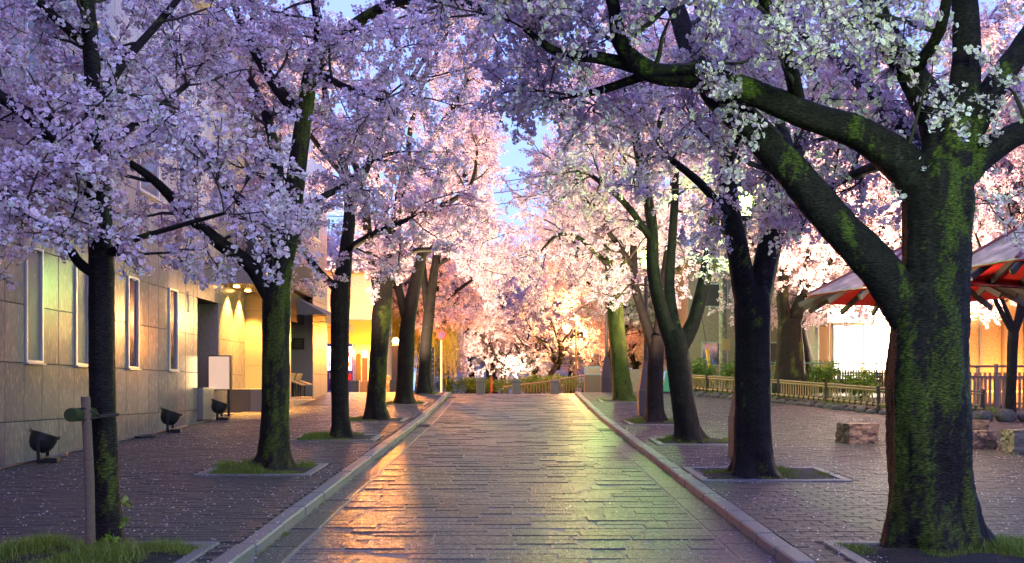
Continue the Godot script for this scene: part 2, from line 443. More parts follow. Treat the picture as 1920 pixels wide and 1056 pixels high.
func area(parent: Node, called: String, at: Vector3, dir: Vector3, size: Vector2, c: Color, e: float) -> AreaLight3D:
	var l := AreaLight3D.new()
	l.name = called
	l.area_size = size
	l.light_color = c
	l.light_energy = e
	l.area_normalize_energy = true
	l.area_range = 60.0
	l.area_attenuation = 2.0
	l.shadow_enabled = true
	parent.add_child(l, true)
	l.basis = Basis.looking_at(dir, Vector3.UP if absf(dir.y) < 0.95 else Vector3.RIGHT)
	l.position = at
	return l

func rr(a: float, b: float) -> float:
	return rng.randf_range(a, b)

func rdir() -> Vector3:
	while true:
		var p := Vector3(rr(-1, 1), rr(-1, 1), rr(-1, 1))
		if p.length_squared() < 1.0 and p.length_squared() > 0.01:
			return p.normalized()
	return Vector3.UP

# ---------- trees ----------
var sprays := []
var leafy := []

func flower(b: B, at: Vector3, dir: Vector3, r: float, tone: float) -> void:
	var u := dir.cross(Vector3.UP if absf(dir.y) < 0.9 else Vector3.RIGHT).normalized()
	var w := dir.cross(u)
	var a0 := rr(0, TAU)
	var cup := rr(0.15, 0.55) * r
	var edge := Color(0.84, 0.70 * tone + 0.07, 0.76 * tone + 0.06)
	var heart := Color(0.78, 0.60, 0.66)
	for k in 5:
		var a := a0 + TAU * k / 5.0
		var t := u * cos(a) + w * sin(a)
		var s := u * cos(a + PI / 2) + w * sin(a + PI / 2)
		var mid := at + t * r * 0.62 + dir * cup * 0.55
		var tip := at + t * r + dir * cup
		var p := [at, mid - s * r * 0.5, tip, mid + s * r * 0.5]
		var k0 := b.v.size()
		b.v.append_array(PackedVector3Array(p))
		var nn := (dir - t * 0.35).normalized()
		b.n.append_array(PackedVector3Array([nn, (nn - s * 0.3).normalized(), nn, (nn + s * 0.3).normalized()]))
		b.c.append_array(PackedColorArray([heart, edge, edge, edge]))
		b.ix.append_array(PackedInt32Array([k0, k0 + 2, k0 + 1, k0, k0 + 3, k0 + 2]))
	b.col = Color(0.50, 0.10, 0.17) if rng.randf() < 0.7 else Color(0.42, 0.30, 0.08)
	var e := at + dir * (cup * 0.3 + 0.0012)
	b.tri(e + u * r * 0.24, e - u * r * 0.13 + w * r * 0.21, e - u * r * 0.13 - w * r * 0.21, dir)

func leaf(b: B, at: Vector3, dir: Vector3, up: Vector3, l: float, w: float) -> void:
	var s := dir.cross(up).normalized() * w
	b.quad(at, at + dir * l * 0.5 + s + up * l * 0.08, at + dir * l, at + dir * l * 0.5 - s + up * l * 0.08, up)

func make_spray(clusters: int, per: int, leaves: int) -> ArrayMesh:
	var pet := B.new()
	var twg := B.new()
	twg.col = Color(0.045, 0.03, 0.026)
	var nodes := []
	var p := Vector3.ZERO
	var dir := Vector3.UP
	var path := [p]
	for i in 6:
		dir = (dir + rdir() * 0.28).normalized()
		p += dir * 0.062
		path.append(p)
		if i > 0:
			nodes.append(p)
	twg.tube(path, [0.006, 0.0055, 0.005, 0.0045, 0.004, 0.0035, 0.003], 3, false)
	for s in 3:
		var q: Vector3 = path[s + 2]
		var d2 := (dir * 0.5 + rdir()).normalized()
		var e := q + d2 * rr(0.07, 0.14)
		twg.tube([q, e], [0.0035, 0.0025], 3, false)
		nodes.append(e)
	for i in clusters:
		var q: Vector3 = nodes[i % nodes.size()] + rdir() * 0.018
		var tone := rr(0.8, 1.06)
		for k in per:
			var fd := rdir()
			flower(pet, q + fd * rr(0.022, 0.05), (fd + rdir() * 0.35).normalized(), rr(0.0155, 0.0205), tone)
	for i in leaves:
		twg.col = Color(0.22, 0.26, 0.04).lerp(Color(0.25, 0.14, 0.06), rng.randf() * 0.6)
		var q: Vector3 = nodes[rng.randi() % nodes.size()]
		leaf(twg, q, rdir(), rdir(), rr(0.025, 0.045), 0.007)
	var me := pet.done(M.petal)
	var a := []
	a.resize(Mesh.ARRAY_MAX)
	a[Mesh.ARRAY_VERTEX] = twg.v
	a[Mesh.ARRAY_NORMAL] = twg.n
	a[Mesh.ARRAY_COLOR] = twg.c
	a[Mesh.ARRAY_INDEX] = twg.ix
	me.add_surface_from_arrays(Mesh.PRIMITIVE_TRIANGLES, a)
	me.surface_set_material(1, M.twig)
	return me

func near_lantern(p: Vector3) -> bool:  # twigs are kept clear of the lanterns
	for q in [Vector3(3.27, 4.2, -13.2), Vector3(3.1, 4.55, -22.0), Vector3(3.15, 5.0, -32)]:
		if p.distance_squared_to(q) < 2.0:
			return true
	return false

func resample(l: Array, step: float) -> Array:
	# Catmull-Rom through the points; returns [[point, radius], ...]
	var out := []
	for i in l.size() - 1:
		var a: Array = l[maxi(i - 1, 0)]
		var b: Array = l[i]
		var c: Array = l[i + 1]
		var d: Array = l[mini(i + 2, l.size() - 1)]
		var va := Vector3(a[0], a[1], a[2])
		var vb := Vector3(b[0], b[1], b[2])
		var vc := Vector3(c[0], c[1], c[2])
		var vd := Vector3(d[0], d[1], d[2])
		var m := maxi(1, int(vb.distance_to(vc) / step))
		for k in m:
			var t := float(k) / m
			out.append([vb.cubic_interpolate(vc, va, vd, t), lerpf(b[3], c[3], smoothstep(0.0, 1.0, t) * 0.5 + t * 0.5)])
	var e: Array = l[-1]
	out.append([Vector3(e[0], e[1], e[2]), e[3]])
	return out

func bark_skin(l: Array, base: Vector3, fine: float, sides: int, moss: float, moss_dir: Vector3, rooted: bool, sd: float) -> B:
	var b := B.new()
	var pts := resample(l, fine)
	var rows := []
	var cols := []
	var side := Vector3.ZERO
	var ph := [sd * 1.7, sd * 2.9, sd * 0.7]
	for i in pts.size():
		var p: Vector3 = pts[i][0]
		var r: float = pts[i][1]
		var t: Vector3 = (pts[mini(i + 1, pts.size() - 1)][0] - pts[maxi(i - 1, 0)][0]).normalized()
		if side == Vector3.ZERO:
			side = t.cross(Vector3.FORWARD if absf(t.z) < 0.9 else Vector3.RIGHT).normalized()
		side = (side - t * side.dot(t)).normalized()
		var up := t.cross(side)
		var row := PackedVector3Array()
		var cc := PackedColorArray()
		var hb := p.y - base.y
		for k in sides:
			var a := TAU * k / sides
			var o := side * cos(a) + up * sin(a)
			var q := p + o * r
			var f := 1.0 + 0.09 * nz.get_noise_3d(q.x * 90 + sd * 50, q.y * 38, q.z * 90) + 0.05 * nz.get_noise_3d(q.x * 420, q.y * 160 + sd * 9, q.z * 420) + 0.028 * nz.get_noise_3d(q.x * 260 + sd * 31, q.y * 1500, q.z * 260)
			f += 0.07 * nz.get_noise_3d(q.x * 1000, q.y * 90 + sd * 40, q.z * 1000)
			f += 0.06 * sin(a * 3 + ph[0]) + 0.03 * sin(a * 5 + ph[1] + hb * 2.0)
			if rooted and hb < 0.55:
				var e := 1.0 - clampf(hb / 0.55, 0.0, 1.0)
				f += e * e * (0.22 + 0.26 * sin(a * 4 + ph[1]) + 0.18 * sin(a * 7 + ph[2]))
			row.append(p + o * r * f - base)
			var g := 0.75 + 0.5 * nz.get_noise_3d(q.x * 300, q.y * 900, q.z * 300 + sd * 77)
			var bc := Color(0.050, 0.038, 0.032) * g
			var mm := 1.25 * nz.get_noise_3d(q.x * 260 + sd * 11, q.y * 75, q.z * 260) + 0.5 * nz.get_noise_3d(q.x * 900, q.y * 500, q.z * 900) + 0.5 * nz.get_noise_3d(q.x * 3200, q.y * 2600, q.z * 3200)
			var where := moss * 1.5 + 0.4 * o.dot(moss_dir) - 0.95
			if moss > 0.0 and mm + where > 0.0:
				bc = bc.lerp(Color(0.13, 0.165, 0.022) * (0.7 + 0.8 * absf(mm)), clampf((mm + where) * 5.0, 0.0, 0.92))
			elif mm < -0.75:
				bc = bc.lerp(Color(0.16, 0.15, 0.13), 0.35)
			bc.a = 1.0
			cc.append(bc)
		rows.append(row)
		cols.append(cc)
	b.skin(rows, cols)
	return b

# opt: moss, md (moss side), rs (largest limb that bears boughs), bl (bough length), dens, lo (lowest blossom over ground), per (sprays per bough step), fine, sides
func make_tree(called: String, label: String, group: String, limbs: Array, sd: int, opt: Dictionary) -> Node3D:
	rng.seed = sd * 7919 + 13
	var f: Array = limbs[0][0]
	var base := Vector3(f[0], f[1], f[2])
	var t := thing(called, label, "tree", base, group)
	var fine: float = opt.get("fine", 0.06)
	var sides: int = opt.get("sides", 20)
	for i in limbs.size():
		var b := bark_skin(limbs[i], base, fine, maxi(6, sides if i == 0 else int(sides * opt.get("limb_sides", 0.6))), opt.get("moss", 0.0) * (1.0 if i == 0 else 0.55), opt.get("md", Vector3(0.3, 0.2, 1)).normalized(), i == 0, sd + i * 0.37)
		part(t, "trunk" if i == 0 else "limb", b, M.bark)
	var wood := B.new()
	wood.col = Color(0.05, 0.036, 0.03)
	var xs := []
	for s in sprays:
		xs.append([])
	var floor_y: float = h(-base.z) + opt.get("lo", 2.3)
	var rs: float = opt.get("rs", 0.11)
	for li in limbs.size():
		var pts := resample(limbs[li], 0.22)
		for i in pts.size():
			var r: float = pts[i][1]
			var last: bool = i == pts.size() - 1
			if r > rs:
				continue
			var tan: Vector3 = (pts[mini(i + 1, pts.size() - 1)][0] - pts[maxi(i - 1, 0)][0]).normalized()
			var times: int = 4 if last else (1 if rng.randf() < opt.get("dens", 0.75) else 0)
			for q in times:
				var o := rdir()
				o.y = o.y * 0.6 + opt.get("up", 0.08)
				var dir := (tan * (0.9 if last else 0.3) + o).normalized()
				var ln: float = opt.get("bl", 1.3) * rr(0.55, 1.15)
				var p: Vector3 = pts[i][0]
				var path := [p - base]
				var rad := [minf(r * 0.5, 0.024)]
				var n := maxi(3, int(ln / 0.13))
				for k in n:
					dir = (dir + rdir() * 0.24 + Vector3(0, -0.012, 0)).normalized()
					if p.y < floor_y + 0.25 and dir.y < 0.05:
						dir.y = 0.12
					if opt.has("xmax") and p.x > opt.xmax and dir.x > 0 and p.y > floor_y + 1.5:
						dir.x = -0.2
					if opt.has("xmin") and p.x < opt.xmin and dir.x < 0 and p.y > floor_y + 1.5:
						dir.x = 0.2
					p += dir * 0.13
					path.append(p - base)
					rad.append(lerpf(rad[0], 0.005, float(k + 1) / n))
					if p.y > floor_y - 0.1 and (k > 1 or r < 0.05):
						var per: float = opt.get("per", 2.0)
						var cnt := int(per) + (1 if rng.randf() < per - int(per) else 0)
						for z in cnt:
							var sdv := (rdir() + dir * 0.4).normalized()
							if near_lantern(p + sdv * 0.3):
								continue
							if p.y < floor_y and sdv.y < 0.0:
								sdv.y *= -0.5
							var w := sdv.normalized()
							var u := w.cross(rdir()).normalized()
							var sc: float = rr(0.8, 1.3) * opt.get("sc", 1.0)
							xs[rng.randi() % sprays.size()].append(Transform3D(Basis(u, w, u.cross(w)).scaled(Vector3.ONE * sc), p - base))
				wood.tube(path, rad, 4, false)
	part(t, "branches", wood, M.twig).set_meta("kind", "stuff")
	var total := 0
	for i in xs.size():
		if xs[i].size():
			multi(t, "blossoms", sprays[i], xs[i]).set_meta("kind", "stuff")
			total += xs[i].size()
	return t

# skeleton for a tree whose limbs the photograph hides
func wild_limbs(at: Vector3, hgt: float, r: float, spread: float, n: int) -> Array:
	var l := [[[at.x, at.y - 0.1, at.z, r * 1.5], [at.x, at.y + 0.3, at.z, r * 1.05], [at.x + rr(-0.15, 0.15), at.y + hgt * 0.2, at.z + rr(-0.1, 0.1), r], [at.x + rr(-0.3, 0.3), at.y + hgt * 0.36, at.z, r * 0.9]]]
	var top: Array = l[0][3]
	for k in n:
		var a := TAU * (k + rr(-0.3, 0.3)) / n
		var e := rr(0.75, 1.15)
		var c := []
		var rise := rr(0.55, 1.0) * hgt * 0.62
		c.append([top[0], top[1] - rr(0.0, 0.4), top[2], r * 0.55])
		for j in [0.3, 0.6, 1.0]:
			c.append([top[0] + cos(a) * spread * j * e + rr(-0.2, 0.2), top[1] + rise * pow(j, 0.8) + rr(-0.15, 0.15), top[2] + sin(a) * spread * j * e, r * lerpf(0.5, 0.12, j)])
		l.append(c)
	return l

func clump_mesh(n: int, rad: float, ll: float, lw: float, c1: Color, c2: Color) -> ArrayMesh:
	var b := B.new()
	for i in n:
		b.col = c1.lerp(c2, rng.randf())
		var o := rdir()
		leaf(b, o * rad * pow(rng.randf(), 0.4), (o + rdir() * 0.8).normalized(), rdir(), ll * rr(0.7, 1.2), lw)
	return b.done(M.leaf)

func blade_mesh(n: int, rad: float, tall: float, c1: Color, c2: Color) -> ArrayMesh:
	var b := B.new()
	for i in n:
		b.col = c1.lerp(c2, rng.randf())
		var p := Vector3(rr(-rad, rad), 0, rr(-rad, rad))
		var a := rr(0, TAU)
		var s := Vector3(cos(a), 0, sin(a)) * 0.003
		var lean := Vector3(rr(-0.5, 0.5), 1, rr(-0.5, 0.5)) * tall * rr(0.5, 1.1)
		b.tri(p - s, p + s, p + lean * 0.6 + s * 0.4, s.cross(Vector3.UP))
		b.tri(p - s * 0.6 + lean * 0.55, p + s * 0.6 + lean * 0.55, p + lean + Vector3(rr(-0.01, 0.01), -tall * 0.1, rr(-0.01, 0.01)), s.cross(Vector3.UP))
	return b.done(M.leaf)

const PV := 0.08  # pavements lie this far above the road
const PITS := [[-3.95, -2.3, 6.35, 7.56], [-3.87, -2.45, 11.62, 12.8], [-3.75, -2.3, 16.05, 17.15], [-3.6, -2.3, 20.3, 21.5], [-3.5, -2.3, 25.4, 26.6], [-3.4, -2.3, 29.4, 30.5], [2.45, 4.35, 6.4, 7.6], [2.2, 3.95, 11.1, 12.4], [2.35, 3.9, 15.35, 16.5], [2.4, 3.7, 19.5, 20.7], [2.45, 3.75, 26.4, 27.6]]

func in_pit(x: float, d: float, grow := 0.0) -> bool:
	for p in PITS:
		if x > p[0] - grow and x < p[1] + grow and d > p[2] - grow and d < p[3] + grow:
			return true
	return false

func garden_d(x: float) -> float:  # where the plaza ends at the planted bed
	if x < 5.7:
		return 31.0
	if x < 7.4:
		return lerpf(29.5, 26.5, (x - 5.7) / 1.7)
	if x < 8.75:
		return lerpf(26.5, 22.5, (x - 7.4) / 1.35)
	return maxf(20.9, 22.5 - (x - 8.75) * 1.2)

func sheet(parent: Node, called: String, x0: float, x1: float, ds: Array, up: float, m: Material) -> MeshInstance3D:
	var b := B.new()
	for i in ds.size() - 1:
		b.quad(gp(x0, ds[i], up), gp(x1, ds[i], up), gp(x1, ds[i + 1], up), gp(x0, ds[i + 1], up), Vector3.UP)
	return part(parent, called, b, m)

func materials() -> void:
	noise_tex("grain", 0.11, 3, 0.62, 1.0, false, 3)
	noise_tex("speck", 0.32, 2, 0.45, 1.0, false, 5)
	noise_tex("patch", 0.012, 5, 0.55, 1.0, false, 7)
	noise_tex("rough_h", 0.06, 5, 0.0, -1.0, false, 9)
	noise_tex("fine_h", 0.2, 3, 0.0, -1.0, false, 11)
	noise_tex("bark_h", 0.03, 5, 0.0, -1.0, true, 13)
	noise_tex("bark_a", 0.05, 5, 0.30, 1.0, false, 23)
	noise_tex("stain", 0.045, 5, 0.84, 1.0, false, 29)
	noise_tex("grit", 0.13, 3, 0.42, 1.0, false, 31)
	noise_tex("wet", 0.02, 4, 0.36, 0.78, false, 15)
	noise_tex("wood", 0.05, 4, 0.6, 1.0, false, 17)
	noise_tex("polish", 0.03, 4, 0.5, 1.0, false, 19)
	mat("joint", Color(0.36, 0.33, 0.29), 0.85, "grain", 1.5, "fine_h", 0.4)
	for i in 5:
		var k: Color = [Color(0.16, 0.148, 0.168), Color(0.125, 0.116, 0.135), Color(0.19, 0.172, 0.19), Color(0.145, 0.127, 0.136), Color(0.105, 0.1, 0.12)][i]
		var m := mat("sett%d" % i, k, 0.55, "grit", 1.3 + i * 0.13, "rough_h", 2.4)
		m.roughness_texture = T.wet
		m.roughness = 0.74
		m.metallic_specular = 0.5
	mat("sett_far", Color(1, 1, 1), 0.74, "grit", 1.4, "rough_h", 2.4, true).roughness_texture = T.wet
	for i in 5:
		var k: Color = [Color(0.125, 0.095, 0.09), Color(0.105, 0.083, 0.08), Color(0.145, 0.11, 0.1), Color(0.115, 0.09, 0.09), Color(0.095, 0.075, 0.075)][i]
		mat("brick%d" % i, k, 0.62, "grit", 1.8, "rough_h", 0.9)
	mat("brick_far", Color(1, 1, 1), 0.62, "grit", 1.8, "rough_h", 0.9, true)
	mat("brick_bed", Color(0.055, 0.048, 0.045), 0.9, "grain", 2.0)
	mat("kerb", Color(0.36, 0.335, 0.31), 0.6, "grit", 1.3, "rough_h", 0.9)
	mat("granite", Color(0.34, 0.30, 0.27), 0.55, "speck", 2.0, "fine_h", 0.25)
	mat("granite_dark", Color(0.20, 0.165, 0.14), 0.6, "speck", 2.0, "fine_h", 0.3)
	mat("lamp_stone", Color(0.10, 0.085, 0.075), 0.6, "speck", 2.0, "fine_h", 0.3)
	mat("granite_red", Color(0.30, 0.17, 0.13), 0.7, "patch", 1.4, "rough_h", 2.2)
	mat("soil", Color(0.05, 0.038, 0.026), 0.95, "grain", 1.6, "rough_h", 3.0)
	mat("moss", Color(0.075, 0.105, 0.016), 0.95, "grain", 3.0, "rough_h", 2.5)
	mat("asphalt", Color(0.10, 0.10, 0.105), 0.35, "speck", 2.0, "fine_h", 0.2)
	mat("earth", Color(0.06, 0.055, 0.045), 0.95, "patch", 0.3)
	var bk := mat("bark", Color(1, 1, 1), 0.72, "", 1.0, "bark_h", 1.0, true)
	bk.metallic_specular = 0.3
	bk.uv1_scale = Vector3(0.9, 2.4, 0.9)
	bk.albedo_texture = T.bark_a
	bk.uv1_world_triplanar = false
	mat("twig", Color(1, 1, 1), 0.8, "", 1.0, "", 0.0, true)
	var pe := mat("petal", Color(1, 1, 1), 0.6, "", 1.0, "", 0.0, true)
	pe.backlight_enabled = true
	pe.backlight = Color(0.62, 0.54, 0.57)
	pe.metallic_specular = 0.25
	var lf := mat("leaf", Color(1, 1, 1), 0.55, "", 1.0, "", 0.0, true)
	lf.backlight_enabled = true
	lf.backlight = Color(0.6, 0.65, 0.2)
	# building
	for i in 4:
		var k: Color = [Color(0.24, 0.212, 0.19), Color(0.20, 0.18, 0.165), Color(0.275, 0.243, 0.215), Color(0.225, 0.196, 0.172)][i]
		var m := mat("clad%d" % i, k, 0.30, "stain", 1.0)
		m.uv1_scale = Vector3(1.4 + i * 0.2, 0.22, 1.4 + i * 0.2)
		m.uv1_offset = Vector3(0.31 * i, 0.17 * i, 0.43 * i)
		m.roughness_texture = T.polish
		m.metallic_specular = 0.62
	mat("clad_pale", Color(0.46, 0.42, 0.37), 0.5, "speck", 1.7)
	mat("clad_yellow", Color(0.50, 0.40, 0.25), 0.6, "speck", 2.4, "fine_h", 0.3)
	mat("dark_wall", Color(0.035, 0.032, 0.03), 0.8)
	var al := mat("aluminium", Color(0.55, 0.54, 0.52), 0.35)
	al.metallic = 0.7
	var ft := mat("window_glass", Color(0.035, 0.035, 0.04), 0.06)
	ft.metallic_specular = 0.85
	var fg := mat("frosted_glass", Color(0.16, 0.16, 0.17), 0.16, "speck", 1.2, "rough_h", 0.5)
	fg.metallic_specular = 0.8
	mat("concrete", Color(0.26, 0.25, 0.235), 0.8, "patch", 0.8, "fine_h", 0.3)
	var bm := mat("black_metal", Color(0.016, 0.015, 0.015), 0.42)
	bm.metallic = 0.3
	mat("cable", Color(0.012, 0.012, 0.013), 0.5)
	mat("iron", Color(0.05, 0.045, 0.042), 0.55).metallic = 0.6
	mat("stake_wood", Color(0.24, 0.155, 0.095), 0.75, "wood", 2.0, "rough_h", 0.5).uv1_scale = Vector3(9, 1.2, 9)
	mat("dark_wood", Color(0.05, 0.034, 0.026), 0.7, "wood", 2.0).uv1_scale = Vector3(6, 1.5, 6)
	mat("pale_wood", Color(0.50, 0.33, 0.18), 0.65, "wood", 2.0).uv1_scale = Vector3(6, 1.5, 6)
	mat("bamboo", Color(0.44, 0.33, 0.13), 0.5, "wood", 3.0)
	mat("bamboo_old", Color(0.33, 0.25, 0.13), 0.6, "wood", 3.0)
	mat("log", Color(0.06, 0.045, 0.035), 0.85, "grain", 3.0, "rough_h", 1.0)
	mat("rock", Color(0.11, 0.105, 0.10), 0.8, "patch", 1.2, "rough_h", 2.5)
	mat("red_roof", Color(0.62, 0.33, 0.32), 0.5, "patch", 0.6)
	mat("red_under", Color(0.62, 0.025, 0.012), 0.6)
	mat("red_beam", Color(0.17, 0.035, 0.035), 0.55)
	mat("orange_wall", Color(0.66, 0.44, 0.22), 0.7, "stain", 0.5)
	mat("white_paint", Color(0.72, 0.71, 0.69), 0.5)
	mat("grey_paint", Color(0.30, 0.30, 0.31), 0.5)
	mat("brown_paint", Color(0.13, 0.085, 0.06), 0.5)
	mat("sign_red", Color(0.60, 0.02, 0.025), 0.4)
	mat("sign_blue", Color(0.01, 0.06, 0.42), 0.4)
	mat("machine_blue", Color(0.03, 0.03, 0.26), 0.3)
	mat("yellow_cloth", Color(0.75, 0.40, 0.02), 0.8)
	mat("yellow_plastic", Color(0.70, 0.42, 0.03), 0.45)
	mat("green_plastic", Color(0.02, 0.26, 0.10), 0.5)
	mat("awning_cloth", Color(0.11, 0.095, 0.085), 0.8)
	mat("roof_blue", Color(0.06, 0.12, 0.28), 0.45)
	mat("wall_grey", Color(0.30, 0.28, 0.27), 0.8, "stain", 0.4)
	mat("wall_brown", Color(0.27, 0.19, 0.15), 0.8, "stain", 0.4)
	mat("wall_pale", Color(0.50, 0.48, 0.47), 0.8, "stain", 0.4)
	mat("blue_pipe", Color(0.12, 0.22, 0.42), 0.4)
	mat("rope", Color(0.03, 0.025, 0.02), 0.9)

func paving() -> void:
	var road := thing("road", "wet granite sett road climbing between two kerbs of cherry trees", "road", Vector3.ZERO, "", "structure")
	var ds := []
	for i in 60:
		ds.append(2.0 + i * 0.5)
	sheet(road, "mortar_bed", -2.0, 2.03, ds, -0.006, M.joint)
	rng.seed = 41
	var metre := []   # blocks one metre long, told apart by their chips and tilt
	for i in 3:
		var b := B.new()
		b.box(Vector3(0, -0.06, 0), Vector3(1, 0.12, 1), 0.0)
		metre.append(b)
	var block := B.new()
	block.box(Vector3(0, -0.05, 0), Vector3(0.6, 0.1, 0.18), 0.006)
	var bm := block.done()
	var near := []
	var far := B.new()
	var d := 2.6
	var row := 0
	while d < 31.2:
		var w := rr(0.165, 0.2)
		var x := -1.72
		var first := rr(0.22, 0.4) if row % 2 == 0 else rr(0.5, 0.66)
		while x < 1.7:
			var l := first if x < -1.71 else rr(0.5, 0.68)
			if x + l > 1.52:
				l = 1.735 - x
			var tone := rng.randi() % 5
			var bs := slope(d) * Basis.from_euler(Vector3(rr(-0.03, 0.03), 0, rr(-0.008, 0.008)))
			var at := gp(x + l * 0.5, d + w * 0.5, rr(-0.005, 0.005))
			var sc := Vector3((l - 0.02) / 0.6, 1, (w - 0.010) / 0.18)
			if d > 7.0 and near.size() < 300:
				near.append(1)
				var o := inst(road, "paving_stone", bm, M["sett%d" % tone])
				o.transform = Transform3D(bs * Basis.from_scale(sc), at)
			else:
				far.col = M["sett%d" % tone].albedo_color.srgb_to_linear()
				far.box(at + bs * Vector3(0, -0.05, 0), Vector3(0.6 * sc.x, 0.1, 0.18 * sc.z), 0.005 if d < 14.0 else 0.0, bs, true)
			x += l
		d += w
		row += 1
	var fo := part(road, "paving_stones", far, M.sett_far)
	fo.set_meta("kind", "stuff")
	var bo := B.new()
	bo.box(Vector3(0, -0.05, 0), Vector3(0.26, 0.1, 0.7), 0.006)
	var bom := bo.done()
	for s: float in [-1.0, 1.0]:
		d = 2.6
		while d < 31.0:
			var l := rr(0.55, 0.85)
			var o := inst(road, "border_stone", bom, M["sett%d" % (rng.randi() % 5)])
			o.transform = Transform3D(slope(d + l * 0.5) * Basis.from_euler(Vector3(rr(-0.005, 0.005), 0, rr(-0.01, 0.01))) * Basis.from_scale(Vector3(0.93 if s < 0 else 1.07, 1, (l - 0.012) / 0.7)), gp(-1.86 if s < 0 else 1.885, d + l * 0.5, rr(-0.004, 0.004)))
			d += l
	# kerbs
	for s: float in [-1.0, 1.0]:
		var k := thing("kerb_left" if s < 0 else "kerb_right", "pale granite kerb beside the %s" % ("office wall pavement" if s < 0 else "lamp post plaza"), "kerb", Vector3.ZERO, "", "structure")
		var l := 0.9 if s < 0 else 0.55
		var kb := B.new()
		kb.box(Vector3(0, -0.07, 0), Vector3(0.155, 0.24, l - 0.008), 0.014)
		var km := kb.done()
		d = 3.0
		while d < 31.0:
			var o := inst(k, "kerb_stone", km, M.kerb)
			o.transform = Transform3D(slope(d + l * 0.5) * Basis.from_euler(Vector3(0, rr(-0.006, 0.006), 0)), gp((-2.075 if s < 0 else 2.105) + rr(-0.006, 0.006), d + l * 0.5, PV - 0.042 + rr(-0.004, 0.004)))
			d += l
	# pavements of dark clinker bricks
	for side in ["left", "right"]:
		var lf: bool = side == "left"
		var pv := thing("pavement_" + side, "dark brick pavement %s" % ("along the stone clad office wall" if lf else "plaza with stone seats and bamboo fence"), "pavement", Vector3.ZERO, "", "structure")
		var x0 := -6.55 if lf else 2.19
		var x1 := -2.16 if lf else 13.0
		var bed := B.new()
		var dd := 3.0
		while dd < 31.0:
			bed.quad(gp(x0, dd, PV - 0.008), gp(x1, dd, PV - 0.008), gp(x1, dd + 0.5, PV - 0.008), gp(x0, dd + 0.5, PV - 0.008), Vector3.UP)
			dd += 0.5
		part(pv, "bedding_sand", bed, M.brick_bed)
		var br := B.new()
		br.box(Vector3(0, -0.02, 0), Vector3(0.212, 0.04, 0.098), 0.004)
		var brm := br.done()
		var rest := B.new()
		var got := 0
		d = 3.2
		row = 0
		while d < 30.9:
			var x := x0
			var head := row % 2 == 1
			while x < x1 - 0.05:
				var bl := 0.103 if head else minf(0.212, x1 - x - 0.003)
				head = false
				var cx := x + bl * 0.5
				if not in_pit(cx, d, 0.02) and d < garden_d(cx) - 0.1 and absf(cx) * 1800.0 / d < 1500.0:
					var bs := slope(d) * Basis.from_euler(Vector3(rr(-0.012, 0.012), 0, rr(-0.012, 0.012)))
					var at := gp(cx, d, PV + rr(-0.0025, 0.0025))
					var tone := rng.randi() % 5
					if bl > 0.21 and got < 300 and d > 7.15 and absf(cx) * 1800.0 / d < 960.0:
						got += 1
						var o := inst(pv, "brick", brm, M["brick%d" % tone])
						o.transform = Transform3D(bs, at)
					else:
						rest.col = M["brick%d" % tone].albedo_color.srgb_to_linear()
						rest.box(at - bs.y * 0.01, Vector3(bl, 0.02, 0.098), 0.0, bs, true)
				x += bl + 0.006
			d += 0.104
			row += 1
		part(pv, "bricks", rest, M.brick_far).set_meta("kind", "stuff")
	# level junction beyond the crest, and the land
	var ju := thing("junction", "level asphalt junction beyond the crest behind the granite bollards", "road", Vector3.ZERO, "", "structure")
	sheet(ju, "asphalt", -14.0, 14.0, [31.4, 34.0, 38.0], 0.004, M.asphalt)
	var g := thing("ground", "bare dark earth under and around the avenue", "ground", Vector3.ZERO, "", "structure")
	var gd := [-80.0, -20.0, 0.0, 8.0, 14.0, 22.0, 26.0, 31.0, 60.0, 150.0, 600.0]
	sheet(g, "earth", -400.0, 400.0, gd, -0.10, M.earth)
	# pits
	var names := ["slim staked cherry tree", "mossy forked cherry tree facing the floodlights", "cherry tree with the cut top bulge", "cherry tree beside the yellow lamp", "cherry tree next to the pavement bollard", "cherry tree near the wayfinding pillar", "giant mossy cherry tree", "cherry tree hiding a lamp post", "cherry tree with three stems", "dark cherry tree behind three-stemmed one", "leaning green mossy cherry tree"]
	var mossy := blade_mesh(46, 0.09, 0.035, Color(0.10, 0.16, 0.015), Color(0.17, 0.19, 0.02))
	var tall := blade_mesh(40, 0.08, 0.085, Color(0.09, 0.17, 0.015), Color(0.22, 0.24, 0.03))
	for i in PITS.size():
		var p: Array = PITS[i]
		var cx: float = (p[0] + p[1]) * 0.5
		var cd: float = (p[2] + p[3]) * 0.5
		var t := thing("tree_pit", "open soil bed with granite edging round the " + names[i], "tree bed", gp(cx, cd, PV), "tree beds in the pavements")
		var sl := slope(cd)
		var wx: float = p[1] - p[0]
		var wd: float = p[3] - p[2]
		for e in [[0.0, -wd * 0.5 + 0.05, wx, 0.1], [0.0, wd * 0.5 - 0.05, wx, 0.1], [-wx * 0.5 + 0.05, 0.0, 0.1, wd - 0.21], [wx * 0.5 - 0.05, 0.0, 0.1, wd - 0.21]]:
			pbox(t, "edging_stone", sl * Vector3(e[0], -0.03, e[1]), Vector3(e[2], 0.09, e[3]), M.kerb, 0.006, sl)
		var b := B.new()
		var nx := 16
		var g2 := []
		for iz in nx + 1:
			for ixx in nx + 1:
				var u := float(ixx) / nx - 0.5
				var w := float(iz) / nx - 0.5
				var e := (1.0 - pow(absf(u) * 2, 4)) * (1.0 - pow(absf(w) * 2, 4))
				g2.append(sl * Vector3(u * (wx - 0.2), -0.02 + e * (0.06 + 0.05 * nz.get_noise_3d(u * 200 + i * 99, 0, w * 200)), w * (wd - 0.2)))
